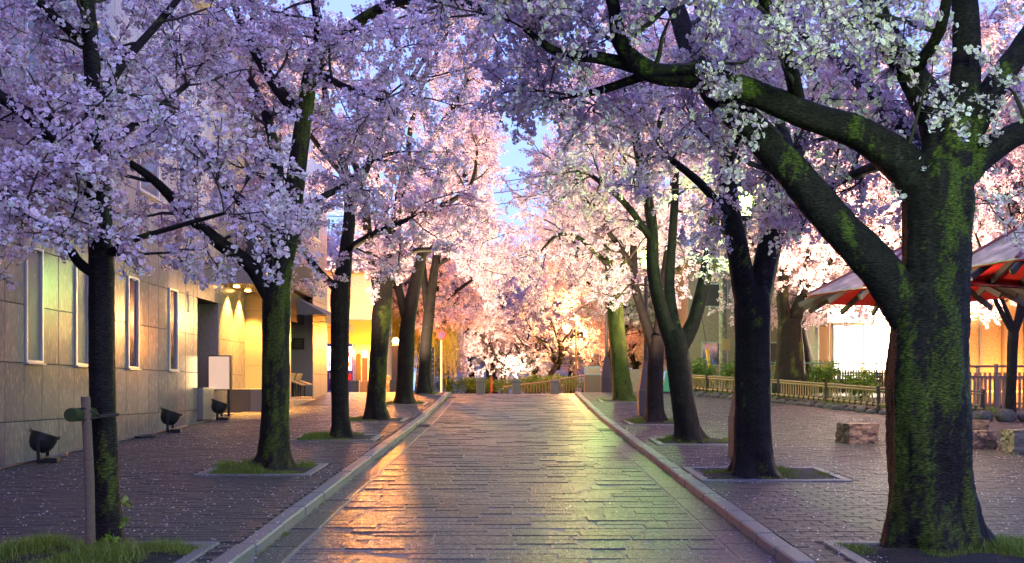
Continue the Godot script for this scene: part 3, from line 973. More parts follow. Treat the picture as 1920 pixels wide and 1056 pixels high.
		for iz in nx:
			for ixx in nx:
				var k := iz * (nx + 1) + ixx
				b.quad(g2[k], g2[k + 1], g2[k + nx + 2], g2[k + nx + 1], Vector3.UP)
		part(t, "soil", b, M.soil)
		var xs := []
		var xt := []
		for q in (650 if p[2] < 17.0 else 380):
			var k := rng.randi() % g2.size()
			var at: Vector3 = g2[k] + Vector3(rr(-0.05, 0.05), 0.0, rr(-0.04, 0.04))
			var pick := nz.get_noise_3d(at.x * 140 + i * 37, 5, at.z * 140)
			if pick > -0.02:
				(xt if pick > 0.22 and i != 7 else xs).append(Transform3D(Basis(Vector3.UP, rr(0, TAU)).scaled(Vector3.ONE * rr(0.7, 1.4)), at))
		if xs.size():
			multi(t, "moss", mossy, xs).set_meta("kind", "stuff")
		if xt.size():
			multi(t, "grass", tall, xt).set_meta("kind", "stuff")
	# weeds in the gutters
	var gx := []
	for q in 900:
		var dd := rr(6.5, 30.0)
		var s := -1.0 if rng.randf() < 0.5 else 1.0
		if nz.get_noise_2d(dd * 90, s * 300) > 0.05:
			gx.append(Transform3D(Basis(Vector3.UP, rr(0, TAU)).scaled(Vector3(0.35, rr(0.4, 0.9), 0.35)), gp((-1.985 if s < 0 else 2.015) + rr(-0.02, 0.02), dd, -0.005)))
	var gu := multi(self, "gutter_grass", mossy, gx)
	tag(gu, "sparse green weeds growing in the gutters along both kerbs", "grass", "", "stuff")
	# fallen petals
	var pb := B.new()
	pb.col = Color(0.78, 0.68, 0.74)
	pb.quad(Vector3(-0.009, 0.001, 0), Vector3(0, 0.003, 0.007), Vector3(0.009, 0.001, 0), Vector3(0, 0.003, -0.007), Vector3.UP)
	var px := []
	for q in 24000:
		var dd := 6.0 + 19.0 * pow(rng.randf(), 1.6)
		var x := rr(-6.5, 8.0)
		var on_road := absf(x) < 2.0
		if on_road and rng.randf() > 0.10 + 0.35 * float(absf(x) > 1.88):
			continue
		if dd > garden_d(x) - 0.3 or absf(x) * 1800 / dd > 1300 or nz.get_noise_2d(x * 60, dd * 60) + rr(-0.35, 0.35) < -0.12:
			continue
		px.append(Transform3D(slope(dd) * Basis.from_euler(Vector3(rr(-0.3, 0.3), rr(0, TAU), rr(-0.3, 0.3))).scaled(Vector3.ONE * rr(0.8, 1.6)), gp(x, dd, (0.005 if on_road else PV + 0.005))))
	tag(multi(self, "fallen_petals", pb.done(), px, M.petal), "fallen pale cherry petals scattered over the pavements and gutters", "petals", "", "stuff")
	# iron drain grates at the gutters
	var gi := 0
	for e in [[-1.86, 20.3], [1.86, 19.2], [-1.86, 29.5]]:
		var t := thing("drain_grate", ["iron drain grate in the gutter by the pavement lamp side", "iron drain grate in the gutter by the leaning mossy tree", "iron drain grate by the wayfinding pillar"][gi], "drain grate", gp(e[0], e[1], 0.004))
		gi += 1
		var sl := slope(e[1])
		for k in [-1, 1]:
			pbox(t, "frame_bar", sl * Vector3(0.13 * k, 0.004, 0), Vector3(0.03, 0.012, 0.52), M.iron, 0.002, sl)
		for k in 11:
			pbox(t, "bar", sl * Vector3(0, 0.004, -0.24 + k * 0.048), Vector3(0.228, 0.010, 0.022), M.iron, 0.002, sl)

func office() -> void:
	var X := -6.95
	var t := thing("office_building", "tall office clad in polished brown granite panels with narrow windows", "building", Vector3(X, 0, -16))
	rng.seed = 77
	# structure behind the cladding, with an opening for the entrance
	var b := B.new()
	b.box(Vector3(-4.28, 5.0, 4.9), Vector3(8.5, 10.4, 20.2), 0.0)           # d 1 .. 21.2
	b.box(Vector3(-4.28, 6.93, -6.0), Vector3(8.5, 6.54, 1.6), 0.0)           # over the entrance
	b.box(Vector3(-4.28, 5.0, -10.9), Vector3(8.5, 10.4, 8.2), 0.0)           # d 22.8 .. 31
	b.box(Vector3(-5.3, 1.8, -6.0), Vector3(6.4, 3.66, 1.6), 0.0)             # back of the entrance
	part(t, "wall", b, M.dark_wall)
	pbox(t, "roof", Vector3(-4.2, 10.35, -2.8), Vector3(8.9, 0.3, 24.6), M.concrete, 0.02)
	var rows := [[-0.2, 1.16], [1.16, 1.99], [1.99, 2.82], [2.82, 3.65], [3.65, 4.48], [4.48, 5.31], [5.31, 6.14], [6.14, 6.97], [6.97, 7.8], [7.8, 8.63], [8.63, 9.46], [9.46, 10.2]]
	var wins := {5: 1, 8: 1, 12: 1, 16: 1}
	var upper := {1: 1, 2: 1, 5: 1, 6: 1, 9: 1, 10: 1, 13: 1, 14: 1, 17: 1, 18: 1}
	var cols := []
	for k in range(-2, 19):
		cols.append([11.07 + 0.52 * k, 11.59 + 0.52 * k, k])
	cols.append([20.95, 21.2, 30])
	for k in 3:
		cols.append([21.2 + 0.533 * k, 21.733 + 0.533 * k, 40])
	for k in 4:
		cols.append([22.8 + 0.55 * k, 23.35 + 0.55 * k, 50])
	for c in cols:
		for r in rows.size():
			var k: int = c[2]
			if wins.has(k) and (r == 2 or r == 3):
				continue
			if upper.has(k) and r >= 6 and r <= 8:
				continue
			if k == 40 and r < 4:
				continue
			var lo: float = rows[r][0]
			var hi: float = rows[r][1]
			var w: float = c[1] - c[0]
			pbox(t, "cladding_panel", Vector3(-0.012 + rr(-0.0012, 0.0012), (lo + hi) * 0.5, 16 - (c[0] + c[1]) * 0.5), Vector3(0.024, hi - lo - 0.012, w - 0.010), M["clad%d" % (rng.randi() % 4)] if k < 45 else M.clad2, 0.002)
	for k in [5, 8, 12, 16]:
		window(t, Vector3(0, 2.835, 16 - (11.33 + 0.52 * k)), 0.50, 1.68, M.frosted_glass if k < 10 else M.window_glass, 0.04)
	for k in [1, 5, 9, 13, 17]:
		window(t, Vector3(0, 6.555, 16 - (11.59 + 0.52 * k)), 1.02, 2.47, M.window_glass, 0.05)
	# louvre by the door
	for i in 9:
		pbox(t, "vent_slat", Vector3(0.012, 3.3 + i * 0.05, 16 - 20.6), Vector3(0.02, 0.03, 0.11), M.grey_paint, 0.002)
	# entrance: glazed door in the recess, steel jamb
	var dr := pbox(t, "door", Vector3(-1.0, 1.9, -5.95), Vector3(0.05, 3.3, 1.5), M.window_glass, 0.004)
	pbox(dr, "door_frame", Vector3(-0.96, 1.9, -5.35), Vector3(0.05, 3.3, 0.07), M.aluminium, 0.004)
	pbox(dr, "handle", Vector3(-0.95, 2.1, -5.55), Vector3(0.03, 0.5, 0.03), M.aluminium, 0.004)
	pbox(t, "door_jamb", Vector3(-0.25, 2.2, -6.76), Vector3(0.5, 2.9, 0.05), M.clad2, 0.004)
	pbox(t, "inner_wall", Vector3(-0.55, 2.75, -5.2), Vector3(1.0, 1.9, 0.02), M.clad2, 0.0)
	# soffit with two downlights
	pbox(t, "canopy", Vector3(0.52, 4.32, -8.0), Vector3(1.04, 0.36, 2.3), M.clad2, 0.01)
	for z in [-7.45, -8.45]:
		var dl := B.new()
		dl.lathe(Vector3(0.22, 4.128, z), [Vector2(0.0, 0.0), Vector2(0.06, 0.0), Vector2(0.06, 0.012), Vector2(0.075, 0.012), Vector2(0.075, -0.01), Vector2(0.055, -0.012)], 16)
		part(t, "downlight", dl, M.glow_warm)
		spot(t, "downlight_beam", Vector3(0.22, 4.10, z), Vector3(0.14, 0.0, z), Color(1.0, 0.72, 0.32), 26.0, 0.05, 42.0)
	# base strip
	pbox(t, "plinth", Vector3(0.19, 0.58, 16 - 15.5), Vector3(0.36, 0.18, 16.0), M.concrete, 0.015, Basis(Vector3.RIGHT, atan(0.0417)))
	# steps and low granite parapet by the entrance
	for e in [[0.25, 0.42, -5.3, 0.9], [0.42, 0.76, -8.0, 0.55]]:
		pass
	pbox(t, "parapet", Vector3(0.06, 1.30, 16 - 21.95), Vector3(0.14, 0.72, 1.5), M.granite, 0.012)
	pbox(t, "parapet", Vector3(0.28, 1.33, 16 - 23.55), Vector3(0.55, 0.62, 0.24), M.granite_dark, 0.012)
	pbox(t, "parapet", Vector3(0.85, 1.33, 16 - 23.55), Vector3(0.58, 0.62, 0.24), M.granite, 0.012)
	pbox(t, "step", Vector3(0.62, 0.99, 16 - 23.1), Vector3(1.2, 0.12, 0.7), M.granite, 0.012)
	# lit sign box
	var s := thing("light_box_sign", "blank cream light box sign in black frame beside the office entrance", "sign", Vector3(-6.72, 1.62, -22.1))
	pbox(s, "frame", Vector3(0, 0.38, 0), Vector3(0.52, 0.80, 0.16), M.black_metal, 0.006)
	pbox(s, "face", Vector3(0, 0.38, 0.084), Vector3(0.47, 0.75, 0.012), M.glow_cream, 0.0)
	pbox(s, "bracket", Vector3(0.20, -0.32, 0), Vector3(0.05, 0.68, 0.05), M.black_metal, 0.004)
	area(s, "sign_glow", Vector3(0, 0.38, 0.10), Vector3(0, 0, 1), Vector2(0.46, 0.74), Color(1.0, 0.82, 0.55), 0.45)

func window(t: Node3D, at: Vector3, w: float, hh: float, g: Material, fw: float) -> void:
	var f := B.new()
	f.box(at + Vector3(0.005, 0, w * 0.5 - fw * 0.5), Vector3(0.06, hh, fw), 0.004)
	f.box(at + Vector3(0.005, 0, -w * 0.5 + fw * 0.5), Vector3(0.06, hh, fw), 0.004)
	f.box(at + Vector3(0.005, hh * 0.5 - fw * 0.5, 0), Vector3(0.06, fw, w - fw * 2 - 0.001), 0.004)
	f.box(at + Vector3(0.005, -hh * 0.5 + fw * 0.5, 0), Vector3(0.06, fw, w - fw * 2 - 0.001), 0.004)
	var wi := part(t, "window", f, M.aluminium)
	pbox(wi, "pane", at + Vector3(-0.015, 0, 0), Vector3(0.01, hh - fw * 2, w - fw * 2), g, 0.0)
	pbox(wi, "sill", at + Vector3(0.03, -hh * 0.5 - 0.012, 0), Vector3(0.08, 0.02, w + 0.02), M.aluminium, 0.003)

func side_block() -> void:
	# projecting stone block with the bench recess
	var t := thing("stone_block_building", "pale stone clad building wing with bench recess and dark awning", "building", Vector3(-5.8, 1.1, -25))
	var b := B.new()
	b.box(Vector3(-0.62, 1.5, -0.13), Vector3(1.18, 3.4, 0.2), 0.0)
	b.box(Vector3(-1.1, 1.3, -2.6), Vector3(0.2, 3.4, 5.0), 0.0)
	b.box(Vector3(-0.6, 3.6, -2.62), Vector3(1.16, 0.8, 4.76), 0.0)
	b.box(Vector3(-0.6, 1.3, -4.0), Vector3(1.16, 3.4, 2.1), 0.0)
	b.box(Vector3(-3.0, 5.6, -3.2), Vector3(5.5, 6.4, 6.0), 0.0)
	part(t, "wall", b, M.dark_wall)
	rng.seed = 5
	for r in 5:
		for c in 2:
			pbox(t, "cladding_panel", Vector3(-0.88 + c * 0.585, 0.05 + r * 0.72, -0.018), Vector3(0.578, 0.712, 0.024), M.clad_yellow, 0.003)
	for r in 6:
		pbox(t, "cladding_panel", Vector3(-0.018, -0.1 + r * 0.72, -0.12), Vector3(0.024, 0.712, 0.2), M.clad_pale, 0.003)
		for c in 2:
			pbox(t, "cladding_panel", Vector3(-0.010, -0.1 + r * 0.72, -3.5 - c * 1.08), Vector3(0.024, 0.712, 1.07), M.clad_pale, 0.003)
	for r in 9:
		for c in 5:
			if not (r in [2, 3, 6, 7] and c % 2 == 1):
				pbox(t, "cladding_panel", Vector3(-0.236, 4.2 + r * 0.62, -0.85 - c * 1.2), Vector3(0.024, 0.61, 1.19), M["clad%d" % (rng.randi() % 4)], 0.003)
	for r in [2, 6]:
		for c in [1, 3]:
			window(t, Vector3(-0.25, 4.51 + r * 0.62, -0.85 - c * 1.2), 1.1, 1.2, M.window_glass, 0.05)
	pbox(t, "recess_wall", Vector3(-0.99, 1.3, -1.55), Vector3(0.02, 3.4, 2.7), M.clad_pale, 0.0)
	pbox(t, "recess_side", Vector3(-0.5, 1.3, -2.93), Vector3(0.98, 3.4, 0.02), M.clad_pale, 0.0)
	pbox(t, "recess_ledge", Vector3(-0.48, 0.19, -1.58), Vector3(0.94, 0.26, 2.66), M.granite, 0.01)
	var pl := pbox(t, "plaque", Vector3(-0.42, 1.85, -2.90), Vector3(0.36, 0.33, 0.03), M.dark_wood, 0.004)
	for r in 5:
		pbox(pl, "text_line", Vector3(-0.42, 1.95 - r * 0.048, -2.883), Vector3(0.20, 0.012, 0.004), M.granite, 0.0)
	pbox(t, "plinth", Vector3(0.07, 0.10, -2.6), Vector3(0.14, 0.30, 5.2), M.granite, 0.01)
	# awning: sloping cloth and valance
	var aw := B.new()
	for s in [-1.0, 1.0]:
		aw.quad(Vector3(-0.02, 3.0 + 0.01 * s, -1.0), Vector3(0.75, 2.55 + 0.01 * s, -1.0), Vector3(0.75, 2.55 + 0.01 * s, -5.4), Vector3(-0.02, 3.0 + 0.01 * s, -5.4), Vector3(0.4, s, 0))
	aw.box(Vector3(0.756, 2.44, -3.2), Vector3(0.012, 0.24, 4.4), 0.0)
	aw.tri(Vector3(-0.02, 3.0, -1.0), Vector3(0.75, 2.55, -1.0), Vector3(-0.02, 2.55, -1.0), Vector3(0, 0, 1))
	part(t, "awning", aw, M.awning_cloth)
	for z in [-1.05, -3.2, -5.35]:
		ptube(t, "awning_arm", [Vector3(-0.02, 2.5, z), Vector3(0.74, 2.53, z)], [0.012], M.iron, 6)
	# stacked benches in the recess
	for i in 2:
		var s := thing("folded_bench", ["wooden bench leaning on its side in the stone recess", "small wooden bench standing at the end of the recess"][i], "bench", Vector3(-6.05, 1.425, -26.2 - i * 0.85), "wooden benches stored in the stone recess")
		var tilt := Basis(Vector3.BACK, -0.35)
		for k in 3:
			pbox(s, "slat", tilt * Vector3(-0.05 + k * 0.11, 0.42 + i * 0.02, 0), Vector3(0.095, 0.03, 0.7), M.pale_wood, 0.004, tilt)
		pbox(s, "backrest", tilt * Vector3(-0.16, 0.52, 0), Vector3(0.03, 0.22, 0.7), M.pale_wood, 0.004, tilt)
		for k in [-1, 1]:
			pbox(s, "leg", Vector3(0.0, 0.21, 0.27 * k), Vector3(0.04, 0.44, 0.05), M.dark_wood, 0.004)
			pbox(s, "leg", Vector3(0.16, 0.175, 0.27 * k), Vector3(0.04, 0.36, 0.05), M.dark_wood, 0.004)

func floodlight(x: float, d: float, turn: float, label: String) -> void:
	var t := thing("floodlight", label, "floodlight", gp(x, d, PV + 0.004), "floodlights along the office wall")
	t.rotation.y = turn
	t.basis = slope(d) * t.basis
	var tilt := Basis(Vector3.BACK, -0.32) * Basis(Vector3.RIGHT, -0.15)
	var c := Vector3(-0.02, 0.30, 0)
	var b := B.new()
	b.lathe(c, [Vector2(0.0, -0.17), Vector2(0.07, -0.165), Vector2(0.12, -0.13), Vector2(0.155, -0.07), Vector2(0.17, 0.0), Vector2(0.175, 0.07), Vector2(0.187, 0.075), Vector2(0.187, 0.095), Vector2(0.165, 0.095), Vector2(0.155, 0.0), Vector2(0.10, -0.1), Vector2(0.0, -0.13)], 24, tilt)
	part(t, "housing", b, M.black_metal)
	var g := B.new()
	g.lathe(c, [Vector2(0.0, 0.082), Vector2(0.166, 0.082)], 24, tilt)
	part(t, "lens", g, M.window_glass)
	for k in [-1, 1]:
		pbox(t, "bracket", Vector3(-0.02, 0.19, 0.185 * k), Vector3(0.045, 0.28, 0.012), M.black_metal, 0.003)
		pbox(t, "clip", c + tilt * Vector3(0.19 * k, 0.085, 0), Vector3(0.02, 0.05, 0.03), M.black_metal, 0.003, tilt)
	pbox(t, "cross_bar", Vector3(-0.02, 0.056, 0), Vector3(0.05, 0.02, 0.38), M.black_metal, 0.003)
	pbox(t, "ballast_box", Vector3(0.05, 0.03, 0), Vector3(0.26, 0.06, 0.16), M.black_metal, 0.006)

func lamp_post(x: float, d: float, label: String, e: float) -> void:
	var on_pv := d < 31.0
	var t := thing("lamp_post", label, "street lamp", gp(x, d, (PV if on_pv else 0.004) - 0.002), "stone footed lantern posts along the avenue")
	var b := B.new()
	b.box(Vector3(0, 0.30, 0), Vector3(0.36, 0.60, 0.36), 0.012)
	part(t, "plinth", b, M.lamp_stone)
	var o := B.new()
	for s in 4:
		var a := Basis(Vector3.UP, s * PI / 2)
		o.quad(a * Vector3(-0.17, 0.602, 0.17), a * Vector3(0.17, 0.602, 0.17), a * Vector3(0.07, 1.25, 0.07), a * Vector3(-0.07, 1.25, 0.07), a * Vector3(0, 0.2, 1))
	o.quad(Vector3(-0.07, 1.25, -0.07), Vector3(0.07, 1.25, -0.07), Vector3(0.07, 1.25, 0.07), Vector3(-0.07, 1.25, 0.07), Vector3.UP)
	part(t, "obelisk", o, M.lamp_stone)
	ptube(t, "pole", [Vector3(0, 1.2, 0), Vector3(0, 3.36, 0)], [0.05, 0.042], M.iron, 12)
	var g := B.new()
	g.lathe(Vector3(0, 3.60, 0), [Vector2(0.0, -0.2), Vector2(0.10, -0.2), Vector2(0.125, 0.2), Vector2(0.0, 0.2)], 20)
	var la := part(t, "lantern", g, M.glow_lantern)
	for k in 5:
		var rg := B.new()
		var yy := 3.42 + k * 0.09
		var rd := 0.117 + k * 0.006
		rg.lathe(Vector3(0, yy, 0), [Vector2(rd, -0.008), Vector2(rd + 0.03, -0.014), Vector2(rd + 0.03, 0.0), Vector2(rd, 0.008)], 20)
		part(la, "louvre", rg, M.iron)
	var cp := B.new()
	cp.lathe(Vector3(0, 3.80, 0), [Vector2(0.0, 0.0), Vector2(0.19, 0.0), Vector2(0.17, 0.05), Vector2(0.05, 0.11), Vector2(0.0, 0.15)], 20)
	part(la, "cap", cp, M.iron)
	var bs := B.new()
	bs.lathe(Vector3(0, 3.33, 0), [Vector2(0.05, 0.0), Vector2(0.13, 0.05), Vector2(0.13, 0.075), Vector2(0.0, 0.075)], 20)
	part(la, "cup", bs, M.iron)
	omni(t, "lantern_light", Vector3(0, 3.60, 0), Color(0.74, 1.0, 0.50), e, 0.12)

func globe_lamp(x: float, d: float, y: float, label: String, e: float, wide: float) -> void:
	var t := thing("globe_lamp", label, "street lamp", gp(x, d, 0.002), "warm globe lamps on dark pillars")
	var top := y - h(d)
	pbox(t, "pillar", Vector3(0, (top - 0.14) * 0.5, 0), Vector3(wide, top - 0.14, wide), M.brown_paint, 0.01)
	pbox(t, "base", Vector3(0, 0.25, 0), Vector3(wide + 0.12, 0.5, wide + 0.12), M.granite_dark, 0.01)
	var g := B.new()
	g.lathe(Vector3(0, top, 0), [Vector2(0.0, -0.13), Vector2(0.065, -0.112), Vector2(0.112, -0.065), Vector2(0.13, 0.0), Vector2(0.112, 0.065), Vector2(0.065, 0.112), Vector2(0.0, 0.13)], 20)
	part(t, "globe_bulb", g, M.glow_globe)
	omni(t, "globe_light", Vector3(0, top, 0), Color(1.0, 0.60, 0.20), e, 0.13)

func bollard(x: float, d: float, label: String) -> void:
	var t := thing("stone_bollard", label, "bollard", gp(x, d, 0.002), "square granite bollards at the crest")
	pbox(t, "shaft", Vector3(0, 0.20, 0), Vector3(0.29, 0.40, 0.29), M.granite, 0.012)
	pbox(t, "cap", Vector3(0, 0.44, 0), Vector3(0.31, 0.08, 0.31), M.granite, 0.014)

func stone_seat(x: float, d: float, s: Vector3, turn: float, label: String, m: Material, sd: float) -> void:
	var b := B.new()
	var n := 9
	for f in 6:
		var grid := []
		for i in n + 1:
			for j in n + 1:
				var u := float(i) / n * 2 - 1
				var w := float(j) / n * 2 - 1
				var q: Vector3 = [Vector3(1, u, w), Vector3(-1, u, w), Vector3(u, 1, w), Vector3(u, -1, w), Vector3(u, w, 1), Vector3(u, w, -1)][f]
				var p := Vector3(q.x * s.x, q.y * s.y, q.z * s.z) * 0.5
				var k := nz.get_noise_3d(q.x * 90 + sd * 71, q.y * 90, q.z * 90) * 0.05 + nz.get_noise_3d(q.x * 300 + sd * 71, q.y * 300, q.z * 300) * 0.025
				var out := Vector3(q.x, 0, q.z).normalized()
				p += out * k
				p *= 1.0 - 0.02 * pow(maxf(absf(q.x), 0.0) * absf(q.z), 6)
				grid.append(p + Vector3(0, s.y * 0.5, 0))
		for i in n:
			for j in n:
				var k := i * (n + 1) + j
				var nrm: Vector3 = [Vector3.RIGHT, Vector3.LEFT, Vector3.UP, Vector3.DOWN, Vector3.BACK, Vector3.FORWARD][f]
				b.quad(grid[k], grid[k + 1], grid[k + n + 2], grid[k + n + 1], nrm)
	var o := inst(self, numbered("granite_block"), b.done(), m)
	o.position = gp(x, d, PV - 0.01)
	o.rotation.y = turn
	tag(o, label, "stone seat", "rough stone seats on the plaza")

func parasol(x: float, d: float, rim: float, top: float, r: float, turn: float, label: String) -> void:
	var t := thing("roof_parasol", label, "parasol", gp(x, d, PV - 0.01), "red wooden parasols over the plaza")
	var yr := rim - h(d) - PV
	var ya := top - h(d) - PV
	ptube(t, "pole", [Vector3(0, 0, 0), Vector3(0, ya - 0.05, 0)], [0.075, 0.065], M.red_beam, 12)
	pbox(t, "foot", Vector3(0, 0.09, 0), Vector3(0.5, 0.18, 0.5), M.granite_dark, 0.02)
	for k in 8:
		var a := turn + TAU * k / 8
		var a2 := turn + TAU * (k + 1) / 8
		var p := Vector3(cos(a) * r, yr, sin(a) * r)
		var q := Vector3(cos(a2) * r, yr, sin(a2) * r)
		var ap := Vector3(0, ya, 0)
		var dn := Vector3(0, -0.035, 0)
		var b := B.new()
		b.tri(ap, p, q, Vector3.UP)
		b.quad(p, q, q + dn * 0.5, p + dn * 0.5, Vector3(p.x + q.x, 0, p.z + q.z))
		var pn := part(t, "roof_panel", b, M.red_roof)
		var u := B.new()
		u.tri(ap + dn, p + dn, q + dn, Vector3.DOWN)
		part(pn, "underside", u, M.red_under)
		# ridge batten on top, rafter below carried past the rim
		ptube(t, "ridge_batten", [ap + Vector3(0, 0.01, 0), p + Vector3(0, 0.012, 0)], [0.028], M.red_beam, 6)
		for z in [0.0, 0.5]:
			var e := p.lerp(q, z)
			var out := Vector3(e.x, 0, e.z).normalized()
			var s := Vector3(0, ya - 0.12, 0) + out * 0.1
			var f := e + out * 0.14 + Vector3(0, -0.11 - (ya - yr) / r * 0.14, 0)
			var dirv := (f - s).normalized()
			var bs := Basis(dirv, dirv.cross(out.cross(Vector3.UP)).normalized() * -1.0, out.cross(Vector3.UP).normalized())
			if bs.determinant() < 0:
				bs.z = -bs.z
			pbox(t, "rafter", (s + f) * 0.5, Vector3(s.distance_to(f), 0.09, 0.055), M.dark_wood, 0.005, bs)
	var hb := B.new()
	hb.lathe(Vector3(0, ya, 0), [Vector2(0.12, -0.03), Vector2(0.12, 0.03), Vector2(0.05, 0.09), Vector2(0.0, 0.1)], 12)
	part(t, "finial", hb, M.red_beam)

func bamboo_fence() -> void:
	var t := thing("bamboo_fence", "low yellow bamboo fence bound with black rope above a row of rocks", "fence", gp(7.4, 26.5, 0.1))
	var o := t.position
	var line := []
	for e in [[5.5, 30.0], [5.9, 29.0], [6.6, 27.8], [7.4, 26.6], [8.1, 24.7], [8.75, 22.9], [9.6, 21.9], [10.6, 21.6]]:
		line.append(gp(e[0], e[1], PV + 0.14))
	rng.seed = 12
	var run := 0.0
	for i in line.size() - 1:
		var a: Vector3 = line[i] - o
		var b: Vector3 = line[i + 1] - o
		for y in [0.46, 0.40, 0.07]:
			ptube(t, "rail", [a + Vector3(0, y, 0.02), b + Vector3(0, y, 0.02)], [0.028 if y > 0.42 else 0.022, 0.024], M.bamboo_old if y > 0.42 else M.bamboo, 8)
		var l := a.distance_to(b)
		ptube(t, "post", [a + Vector3(0, -0.25, 0), a + Vector3(0, 0.5, 0)], [0.045], M.log, 8)
		ptube(t, "rope_knot", [a + Vector3(0, 0.39, 0.0), a + Vector3(0, 0.49, 0.0)], [0.058], M.rope, 8)
		var k := 0.12
		while k < l - 0.08:
			var p := a.lerp(b, k / l)
			if rng.randf() < 0.86:
				ptube(t, "pale", [p + Vector3(0, 0.02, 0), p + Vector3(rr(-0.008, 0.008), 0.43, 0)], [0.017, 0.015], M.bamboo, 6)
			k += 0.105
		k = 0.25
		while k < l:
			var p := a.lerp(b, k / l)
			ptube(t, "rope_tie", [p + Vector3(-0.012, 0.02, 0.02), p + Vector3(0.012, 0.115, 0.02)], [0.034], M.rope, 6)
			k += 0.21
	ptube(t, "post", [line[-1] - o + Vector3(0, -0.25, 0), line[-1] - o + Vector3(0, 0.5, 0)], [0.045], M.log, 8)
	# rocks along its foot
	var rk := thing("rock_edging", "row of rounded dark rocks along the foot of the bamboo fence", "rocks", gp(7.2, 26.2, PV))
	for i in line.size() - 1:
		var a: Vector3 = line[i]
		var b: Vector3 = line[i + 1]
		var n := int(a.distance_to(b) / 0.34)
		for k in n:
			var p := a.lerp(b, (k + 0.5) / n) + Vector3(-0.10, -0.14, 0.18) - rk.position
			rock(rk, "rock", p, rr(0.13, 0.2))
	# planted bed behind
	var bd := thing("garden_bed", "planted earth bed behind the bamboo fence", "garden", Vector3.ZERO, "", "structure")
	var bb := B.new()
	for i in line.size() - 1:
		var a: Vector3 = line[i] + Vector3(-0.08, -0.03, 0.1)
		var b: Vector3 = line[i + 1] + Vector3(-0.08, -0.03, 0.1)
		bb.quad(a, b, Vector3(b.x + 9, h(36) + 0.1, -36), Vector3(a.x + 2, h(36) + 0.1, -36), Vector3.UP)
		bb.quad(a, b, b + Vector3(0, -0.2, 0), a + Vector3(0, -0.2, 0), Vector3(-1, 0, 1))
	part(bd, "soil", bb, M.soil)
	var xs := []
	for q in 900:
		var i := rng.randi() % (line.size() - 1)
		var p: Vector3 = line[i].lerp(line[i + 1], rng.randf()) + Vector3(rr(-0.12, 0.7), -0.03, rr(-0.75, 0.22))
		if p.z > line[i].z + 0.2:
			p.y -= 0.14
		xs.append(Transform3D(Basis(Vector3.UP, rr(0, TAU)).scaled(Vector3.ONE * rr(0.8, 1.7)), p))
	tag(multi(self, "fence_grass", blade_mesh(36, 0.09, 0.10, Color(0.09, 0.18, 0.015), Color(0.2, 0.24, 0.03)), xs), "bright green grass round the rocks and bamboo fence", "grass", "", "stuff")

func rock(parent: Node, called: String, at: Vector3, r: float) -> void:
	var rows := []
	var sd := rr(0, 99)
	var sq := Vector3(rr(0.9, 1.3), rr(0.65, 0.9), rr(0.8, 1.1))
	for i in 7:
		var ph := PI * (i / 6.0) * 0.98 + 0.02
		var row := PackedVector3Array()
		for k in 10:
			var a := TAU * k / 10
			var q := Vector3(sin(ph) * cos(a), cos(ph), sin(ph) * sin(a))
			row.append(at + q * sq * r * (1.0 + 0.3 * nz.get_noise_3d(q.x * 110 + sd * 9, q.y * 110, q.z * 110)))
		rows.append(row)
	var b := B.new()
	b.skin(rows, [])
	part(parent, called, b, M.rock)

func slat_run(t: Node3D, a: Vector3, b: Vector3, hgt: float, gap: float, w: float, m: Material, rails: Array) -> void:
	var l := a.distance_to(b)
	var dir := (b - a) / l
	var bs := Basis(dir, Vector3.UP, dir.cross(Vector3.UP))
	var k := gap * 0.5
	while k < l:
		pbox(t, "slat", a + dir * k + Vector3(0, hgt * 0.5, 0) + bs.z * 0.03, Vector3(w, hgt, 0.02), m, 0.002, bs)
		k += gap
	for y: float in rails:
		pbox(t, "rail", (a + b) * 0.5 + Vector3(0, y, 0), Vector3(l, 0.05, 0.035), m, 0.003, bs)

